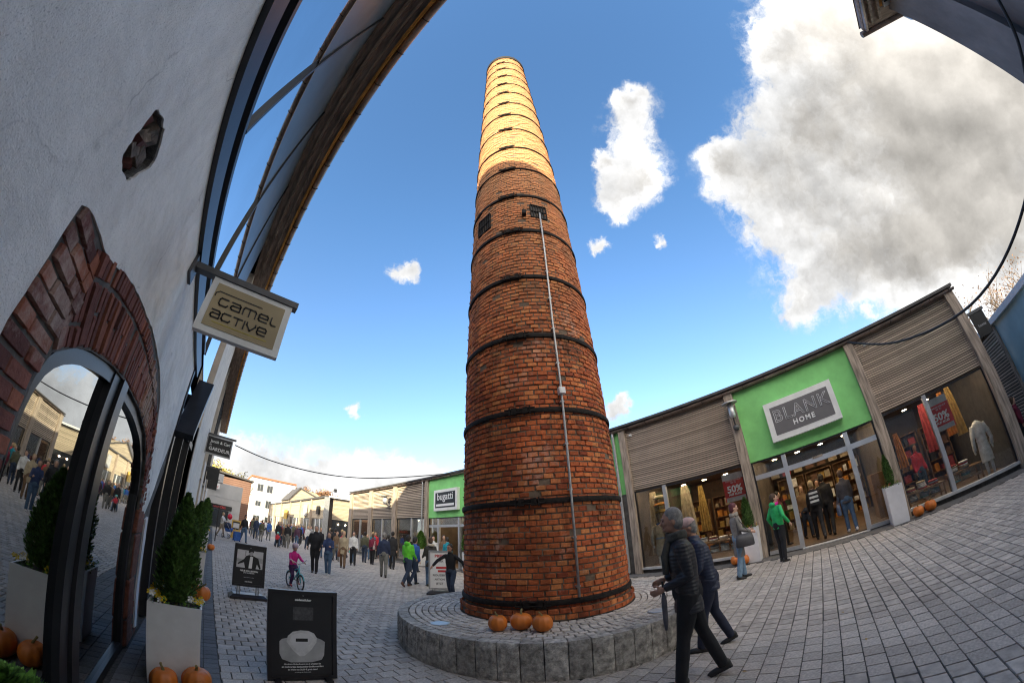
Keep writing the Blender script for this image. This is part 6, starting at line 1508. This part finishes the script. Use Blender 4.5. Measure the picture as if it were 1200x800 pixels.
def bag(root, at, label, m, size=(.16, .34, .26), strap_to=None, name='handbag', rz=0):
    P = wpt(root, at); face = root.rotation_euler[2]
    b = empty(name, label, 'bag', (P.x, P.y, P.z-size[2]-.06), face+rz)
    mb = MB(); mb.rings([(0, 0, 0, size[0]*.45, size[1]*.48), (0, 0, .03, size[0]*.52, size[1]*.52), (0, 0, size[2]*.6, size[0]*.48, size[1]*.5), (0, 0, size[2], size[0]*.2, size[1]*.42)], 16)
    mb.build('bag_body', m, b, smooth=True)
    top = (wmat(b).inverted() @ P) if strap_to is None else (wmat(b).inverted() @ wpt(root, strap_to))
    for sx in (-1, 1): MB().tube([(sx*size[0]*.15, -size[1]*.3, size[2]*.95), (top.x+sx*.008, top.y-.02, top.z+.012), (sx*size[0]*.15, size[1]*.3, size[2]*.95)], .008, 5).build('bag_strap', m, b)
    return b
C = lambda n, c, **k: cm(n, c, **k)
quilt_black = C('black_quilted', (.018, .018, .024), rough=.45, quilt=9)
quilt_navy = C('navy_quilted', (.02, .028, .06), rough=.45, quilt=8)
knit = C('knitted_scarf_grey', (.07, .068, .06), bump=.9, bscale=120)
blackt = C('black_trousers', (.012, .012, .015)); jeans = C('blue_jeans', (.06, .11, .19)); ljeans = C('light_jeans', (.17, .27, .38)); djeans = C('dark_jeans', (.025, .04, .075)); greyt = C('grey_trousers', (.16, .16, .15)); beiget = C('beige_trousers', (.3, .25, .19))
greyc = C('grey_wool_coat', (.22, .21, .20), bump=.7, bscale=140); neon = C('neon_green_jacket', (.12, .58, .03), rough=.6); green = C('emerald_jacket', (.02, .42, .12), rough=.65); navy = C('navy_jacket', (.02, .03, .07)); black = C('black_jacket', (.014, .014, .017)); maroon = C('maroon_jacket', (.17, .015, .04)); beige = C('beige_jacket', (.38, .31, .21)); teal = C('teal_jacket', (.01, .22, .30)); pink = C('magenta_jacket', (.55, .02, .22)); redj = C('red_jacket', (.5, .03, .05)); fur = C('cream_fur', (.5, .43, .34), bump=1, bscale=90); whitej = C('white_jacket', (.6, .6, .6)); greyj = C('grey_jacket', (.2, .2, .21)); turq = C('turquoise_jacket', (.2, .6, .55)); brownj = C('brown_jacket', (.16, .10, .06)); blue = C('blue_jacket', (.03, .10, .35)); darkpurple = C('purple_trousers', (.05, .02, .08)); olive = C('olive_jacket', (.08, .08, .05))
# ---- foreground right
r, g = person((3.50, 1.29, 0), -24, 1.74, 'grey-haired man in black quilted jacket and scarf walking left in the foreground', quilt_black, blackt, 'grey',
    {'l': (10, 3), 'r': (-17, 6), 'la': (-14, 6, 78), 'ra': (-20, 9, 88), 'lean': 4, 'turn': 6, 'nod': -3}, voxel=.0135, coat=.16, scarf=knit, skin=SKIN2, fat=1.06, detail=True)
P = wpt(r, g['wl'])
b = empty('folded_umbrella', 'slim folded dark umbrella held upright by the grey-haired man', 'umbrella', (P.x, P.y+.02, P.z-.40), 0)
MB().tube([(0, 0, 0), (.0, 0, .08), (.0, 0, .28), (.0, 0, .36)], [.012, .024, .028, .016], 8).build('umbrella_cloth', C('umbrella_grey', (.10, .10, .12)), b, smooth=True); MB().tube([(.0, 0, .35), (.0, 0, .47)], .010, 7).build('umbrella_handle', C('shoe_black', (.015, .014, .014)), b)
r, g = person((4.46, 1.38, 0), -26, 1.63, 'stooping person in pink cap and navy quilted jacket behind the grey-haired man', quilt_navy, C('dark_navy_trousers', (.02, .025, .05)), 'grey',
    {'l': (14, 6), 'r': (-9, 16), 'la': (-5, 8, 40), 'ra': (-10, 10, 50), 'lean': 11, 'turn': 4, 'nod': 8}, voxel=.016, hat=('cap', C('pink_cap', (.62, .42, .40))), fat=1.1, skin=SKIN2, coat=.12)
r, g = person((8.69, 1.87, 0), 152, 1.70, 'woman in long grey coat and light jeans standing before the left window', greyc, ljeans, 'red',
    {'l': (6, 2), 'r': (-5, 4), 'la': (14, 8, 66), 'ra': (10, 8, 60), 'turn': 0, 'nod': 6}, voxel=.016, coat=.40, scarf=C('pale_scarf', (.35, .32, .28), bump=.8), fat=.92)
bag(r, g['wr']+Vector((.08, -.18, .04)), 'dark grey slouchy shoulder bag carried by the woman in the grey coat', C('grey_leather', (.05, .05, .055), rough=.5), (.18, .42, .28), g['sh'][1]+Vector((.02, 0, .06)))
r, g = person((9.95, 1.06, 0), 128, 1.68, 'woman in emerald green jacket with magenta scarf and black trousers at the entrance', green, blackt, 'brown',
    {'l': (3, 2), 'r': (-3, 2), 'la': (-14, 22, 50), 'ra': (-12, 24, 52), 'turn': -35}, voxel=.016, scarf=C('magenta_scarf', (.55, .01, .25)), hood=True)
# ---- inside the entrance
for i, (x, y, f, h, lab, t, l, hr_, kw) in enumerate([
    (11.9, .10, 85, 1.70, 'shopper in pale hat with black and white striped backpack just inside the entrance', black, blackt, 'blond', dict(hat=('beanie', C('straw_hat', (.42, .33, .20))), pose={'l': (14, 5), 'r': (-16, 20)})),
    (12.3, -.25, 100, 1.80, 'tall shopper dressed in black in the middle of the open entrance', black, blackt, 'black', dict(pose={'l': (10, 8), 'r': (-12, 10)})),
    (11.75, -.80, 80, 1.72, 'shopper in dark grey jacket and blue jeans at the right of the open entrance', C('charcoal_jacket', (.06, .055, .06)), jeans, 'brown', dict(coat=.1, shoes='white')),
    (12.9, .45, 250, 1.66, 'shopper in brown jacket deeper inside the shop at the left of the entrance', brownj, djeans, 'brown', {}),
    (13.6, -.1, 270, 1.7, 'shopper in beige jacket by the back shelves of the near shop', beige, djeans, 'black', {}),
    (12.4, 1.2, 180, 1.68, 'dim shopper in dark red seen through the side pane by the green jacket', maroon, blackt, 'black', {}),
    (13.2, -3.4, 250, 1.66, 'dim shopper in red top behind the towels of the right window', redj, jeans, 'black', {})]):
    q = person((x, y, .05), f, h, lab, t, l, hr_, kw.pop('pose', None), voxel=.022, **kw)
    if i == 0: 
        P = wpt(q[0], q[1]['spine'](.40, -.2)); bp = empty('backpack', 'black and white backpack on the shopper with the pale hat', 'bag', (P.x, P.y, P.z-.24), q[0].rotation_euler[2])
        MB().box(-.15, .15, -.05, .08, 0, .42).build('bag_body', black, bp)
        for k in range(3): MB().box(-.13, .13, -.06, -.051, .07+k*.12, .13+k*.12).build('white_panel', whitej, bp)
        P = wpt(q[0], q[1]['wl'])
    if i == 2: bag(q[0], q[1]['wl']+Vector((-.05, 0, 0)), 'blue patterned shoulder bag on the shopper at the right of the entrance', C('blue_pattern', (.12, .16, .25)), (.12, .3, .3), q[1]['sh'][0])
# ---- middle distance
P_ = person
r, g = P_((5.72, 8.12, 0), 232, 1.52, 'boy in black jacket and jeans running with arms spread just left of the chimney', black, djeans, 'black', {'l': (30, 45), 'r': (-8, 30), 'la': (-20, 50, 12), 'ra': (28, 50, 10), 'lean': 8, 'turn': -18}, voxel=.018, child=False, skin=SKIN2, fat=.9)
r, g = P_((5.9, 10.75, 0), 62, 1.68, 'man in neon green jacket and dark jeans walking right, near the running boy', neon, djeans, 'black', {'l': (16, 4), 'r': (-22, 18), 'la': (10, 10, 50), 'ra': (8, 8, 45)}, voxel=.02, hood=True, shoes='brown')
P_((6.35, 11.1, 0), 70, 1.62, 'person in blue jacket mostly hidden behind the neon green jacket', blue, djeans, 'black', {'l': (14, 4), 'r': (-18, 18)}, voxel=.026)
r, g = P_((6.62, 10.55, 0), 15, 1.62, 'woman in dark coat with cream fur hood and jeans left of the notice stand', C('dark_olive_coat', (.035, .033, .03)), jeans, 'brown', {'la': (10, 14, 60), 'ra': (10, 14, 60)}, voxel=.02, coat=.2, hood=fur)
P_((9.3, 14.6, 0), 200, 1.70, 'dark-haired woman in white scarf chatting behind the notice stand', whitej, blackt, 'black', {'ra': (20, 10, 70)}, voxel=.026, long_hair=True)
P_((9.75, 14.1, 0), 20, 1.64, 'person in teal jacket seen from behind above the notice stand', teal, djeans, 'black', {}, voxel=.026)
P_((10.3, 15.2, 0), 215, 1.74, 'man in brown jacket standing right of the teal jacket by the far entrance', brownj, djeans, 'black', {}, voxel=.03)
P_((6.25, 13.3, 0), 28, 1.72, 'man in navy jacket and grey trousers walking away down the street', navy, greyt, 'grey', {'l': (12, 3), 'r': (-10, 12), 'la': (-4, 10, 16), 'ra': (4, 10, 16)}, voxel=.02)
P_((3.75, 13.9, 0), 205, 1.74, 'bald man in black jacket and trousers standing left of the woman in navy', black, blackt, 'grey', {'la': (10, 12, 40), 'ra': (6, 16, 40)}, voxel=.02, fat=1.15)
r, g = P_((4.12, 13.45, 0), 212, 1.55, 'woman in navy jacket and jeans with folded hands beside the man in black', C('navy_short_coat', (.03, .05, .13)), jeans, 'brown', {'la': (20, 10, 80), 'ra': (20, 10, 80)}, voxel=.02, shoes='white')
r, g = P_((5.7, 16.4, 0), 205, 1.66, 'woman in beige coat with brown bag behind the navy couple', beige, brownj, 'blond', {'l': (12, 4), 'r': (-10, 8)}, voxel=.024, coat=.25)
bag(r, g['wr'], 'brown shoulder bag carried by the woman in the beige coat', C('brown_leather', (.17, .06, .03), rough=.5), (.14, .34, .28), g['sh'][1])
P_((6.7, 17.8, 0), 200, 1.68, 'person in white top and black trousers right of the beige coat', whitej, blackt, 'black', {'l': (10, 4), 'r': (-12, 12)}, voxel=.026)
P_((8.2, 20.0, 0), 30, 1.72, 'person in dark jacket seen from behind near the alley corner', olive, djeans, 'black', {'l': (10, 4), 'r': (-10, 12)}, voxel=.03)
r, g = P_((8.2, 18.9, 0), 40, 1.64, 'woman in maroon jacket seen from behind, left of the grey jacket', maroon, blackt, 'brown', {}, voxel=.026, coat=.1)
bag(r, g['sh'][1]+Vector((.0, -.2, -.25)), 'small pale shoulder bag on the back of the woman in maroon', C('pale_bag', (.45, .35, .33)), (.12, .26, .2), g['sh'][1])
P_((8.5, 17.6, 0), 30, 1.66, 'person in grey jacket and jeans right of the maroon jacket', greyj, jeans, 'black', {'l': (10, 4), 'r': (-6, 8)}, voxel=.026)
P_((8.2, 16.5, 0), 35, 1.82, 'tall person in long black coat behind the man in navy', black, blackt, 'black', {'l': (10, 4), 'r': (-10, 10)}, voxel=.026, coat=.3)
P_((10.0, 20.2, 0), 60, 1.70, 'person in beige jacket and jeans near the far slatted shops', beige, jeans, 'grey', {}, voxel=.03)
P_((9.3, 16.9, 0), 40, 1.68, 'woman in black coat with cream fur hood right of the beige jacket', black, jeans, 'black', {'l': (14, 4), 'r': (-12, 12)}, voxel=.026, coat=.18, hood=fur)
P_((8.5, 14.8, 0), 70, 1.66, 'dark-haired person in black just left of the neon green jacket', black, djeans, 'black', {'l': (22, 4), 'r': (-22, 20)}, voxel=.026)
P_((7.3, 19.6, 0), 190, 1.08, 'small child in turquoise jacket between the walkers', turq, jeans, 'blond', {}, voxel=.024, child=True)
P_((4.45, 26.5, 0), 170, 1.02, 'small child in bright red jacket with turquoise hat far down the street', redj, blackt, 'black', {'la': (20, 25, 30), 'ra': (20, 25, 30)}, voxel=.026, child=True, hat=('beanie', turq))
P_((5.2, 26.9, 0), 190, 1.70, 'man in black jacket and grey trousers behind the child in red', black, greyt, 'grey', {}, voxel=.03, fat=1.1)
P_((6.0, 27.5, 0), 200, 1.66, 'person in dark purple jacket right of the man with grey trousers', C('plum_jacket', (.07, .03, .06)), jeans, 'brown', {'l': (12, 4), 'r': (-12, 12)}, voxel=.03)
r, g = P_((2.15, 26.0, 0), 150, 1.78, 'man in black jacket and jeans pulling a blue suitcase near the kiosk', black, jeans, 'black', {'l': (14, 4), 'r': (-14, 12), 'ra': (-20, 10, 5)}, voxel=.028)
b = empty('suitcase', 'blue suitcase pulled by the man in the black jacket near the kiosk', 'suitcase', (1.72, 26.1, 0), R(20))
MB().box(-.22, .22, -.13, .13, .05, .62).build('suitcase_body', blue, b)
for x in (-.17, .17): MB().tube([(x, -.09, .03), (x, -.13, .03)], .03, 8).build('wheel', black, b)
MB().tube([(-.1, .1, .6), (-.1, .1, .9), (.1, .1, .9), (.1, .1, .6)], .01, 5).build('suitcase_handle', M['zinc'], b)
# ---- pram with balloon
P_((.75, 28.3, 0), 120, 1.66, 'person in white and orange pushing the blue pram near the kiosk', whitej, beiget, 'blond', {'la': (40, 8, 40), 'ra': (40, 8, 40), 'l': (14, 4), 'r': (-16, 12)}, voxel=.03)
b = empty('pram', 'dark blue pram with thin wheels near the kiosk, red balloon above', 'pram', (1.25, 27.7, 0), R(-40))
MB().rings([(0, 0, .45, .2, .3), (0, 0, .7, .24, .38), (0, .0, .72, .2, .34)], 14).build('pram_seat', blue, b, smooth=True)
mb = MB(); mb.ell((0, -.15, .8), (.24, .25, .26)); mb.build('pram_hood', navy, b, smooth=True)
for x, y, rr in ((-.25, -.3, .15), (.25, -.3, .15), (-.2, .38, .1), (.2, .38, .1)): MB().tube([(x, y+rr*math.cos(a), rr+.01+rr*math.sin(a)) for a in np.linspace(0, 2*PI, 15)], .015, 5).build('wheel', M['black'], b)
for x in (-.24, .24): MB().tube([(x, .35, .12), (x*.8, 0, .45), (x, -.35, .75), (x, -.62, 1.0)], .014, 5).build('pram_bar', M['zinc'], b)
b = empty('balloon', 'round red balloon floating above the pram near the kiosk', 'balloon', (1.2, 27.6, 1.3))
mb = MB(); mb.ell((0, 0, .16), (.17, .17, .2), 18, 12); mb.build('balloon_skin', mat('red_balloon', (.7, .02, .05), .2, .02, 3, 0), b, smooth=True); MB().tube([(0, 0, -.03), (.02, .02, -.3), (.0, .05, -.6)], .004, 4).build('string', M['white'], b)
b = empty('advert_stand', 'yellow and black advertising stand beside the pram', 'sign stand', (1.75, 28.6, 0), R(10))
MB().box(-.32, .32, -.03, .03, .05, 1.3).build('board', M['oak'], b); MB().box(-.25, .25, -.036, -.03, .65, 1.2).build('black_panel', M['black'], b); MB().box(-.22, .22, -.04, -.036, .75, 1.1).build('grey_panel', M['printlight'], b)
# ---- crowd along the street
rg = random.Random(11); tops = [(black, 'black'), (navy, 'navy'), (greyj, 'grey'), (maroon, 'maroon'), (brownj, 'brown'), (olive, 'olive'), (beige, 'beige'), (blue, 'blue'), (black, 'black'), (redj, 'red'), (teal, 'teal'), (whitej, 'white')]
bots = [(djeans, 'dark jeans'), (blackt, 'black trousers'), (greyt, 'grey trousers'), (jeans, 'blue jeans'), (beiget, 'beige trousers')]
slots = []
for k in range(52):
    d = 27 + k*.62 if k < 40 else 20+(k-40)*.5
    az = R(rg.uniform(5.5, 14.5) if k < 40 else rg.uniform(15, 25)); x = d*math.tan(az)
    slots.append((min(x, 10.6), d))
seen = {}
for k, (x, y) in enumerate(slots):
    tp, tn = tops[rg.randrange(len(tops))]; bt, bn = bots[rg.randrange(len(bots))]; wk = rg.uniform(4, 20); away = rg.random() < .45
    key = '%s jacket and %s' % (tn, bn)
    hc = rg.choice(('black', 'brown', 'grey', 'blond'))
    P_((x, y, 0), (rg.uniform(-25, 35) if away else rg.uniform(160, 230)), rg.uniform(1.58, 1.84), '%s-haired walker in %s %s down the street' % (hc, key, 'walking away' if away else 'coming nearer'), tp, bt, hc,
       {'l': (wk, 4), 'r': (-wk, wk)}, voxel=.04, coat=rg.choice((0, 0, .12)), group='crowd far down the street')
# ---- girl on a bicycle
def bike_girl():
    X, Y, az = 2.22, 10.1, 168
    b = empty('bicycle', 'small turquoise child bicycle ridden by the girl in magenta', 'bicycle', (X, Y, 0), -R(az))
    tq = cm('turquoise_frame', (.10, .45, .50), .35, bump=0)
    wr = .19
    for yy in (-.36, .36):
        w = MB(); w.tube([(0, yy+wr*math.cos(a), wr+.02+wr*math.sin(a)) for a in np.linspace(0, 2*PI, 25)], .02, 7); o = w.build('wheel', M['black'], b, smooth=True)
        w = MB(); w.tube([(0, yy+(wr-.03)*math.cos(a), wr+.02+(wr-.03)*math.sin(a)) for a in np.linspace(0, 2*PI, 21)], .008, 5); w.build('rim', M['zinc'], o)
        for k in range(8): a = PI*k/8; MB().tube([(0, yy-(wr-.03)*math.cos(a), wr+.02-(wr-.03)*math.sin(a)), (0, yy+(wr-.03)*math.cos(a), wr+.02+(wr-.03)*math.sin(a))], .002, 3).build('spoke', M['zinc'], o)
    f = MB(); hub = wr+.02
    for pts in ([(0, -.36, hub), (0, -.04, .24)], [(0, -.36, hub), (0, -.14, .48)], [(0, -.04, .24), (0, -.15, .50)], [(0, -.04, .24), (0, .24, .52)], [(0, -.14, .46), (0, .23, .56)], [(0, .36, hub), (0, .22, .64)]): f.tube(pts, .016, 7)
    f.build('bike_frame', tq, b, smooth=True)
    MB().tube([(-.24, .14, .78), (-.12, .2, .72), (0, .21, .66), (.12, .2, .72), (.24, .14, .78)], .012, 7).build('handlebar', M['zinc'], b)
    mb = MB(); mb.ell((0, -.17, .54), (.08, .12, .03)); mb.build('saddle', M['black'], b, smooth=True)
    MB().tube([(-.12, -.04, .2), (0, -.04, .24), (.12, -.04, .29)], .01, 5).build('pedal_crank', M['black'], b)
    for yy in (-.36, .36): MB().tube([(0, yy+(wr+.03)*math.cos(a), hub+(wr+.03)*math.sin(a)) for a in np.linspace(.4, 2.6, 9)], .014, 5).build('mudguard', tq, b)
    s = math.sin(R(az)); c = math.cos(R(az))
    r, g = person((X-.17*s*1.0, Y-.17*c*1.0, 0), az, 1.18, 'girl in magenta jacket and patterned helmet riding a small bicycle', pink, darkpurple, 'brown',
        {'l': (62, 62), 'r': (40, 66), 'la': (38, 16, 28), 'ra': (38, 16, 28), 'lean': 8, 'turn': -12}, voxel=.016, child=True, hat=('helmet', cm('helmet_print', (.45, .35, .42), .4)), shoes='red')
    r.location.z = .08
bike_girl()
person((13.3, -7.1, 0), 200, 1.7, 'person in maroon jacket half cut by the right edge of the photo', maroon, blackt, 'brown', {}, voxel=.03)
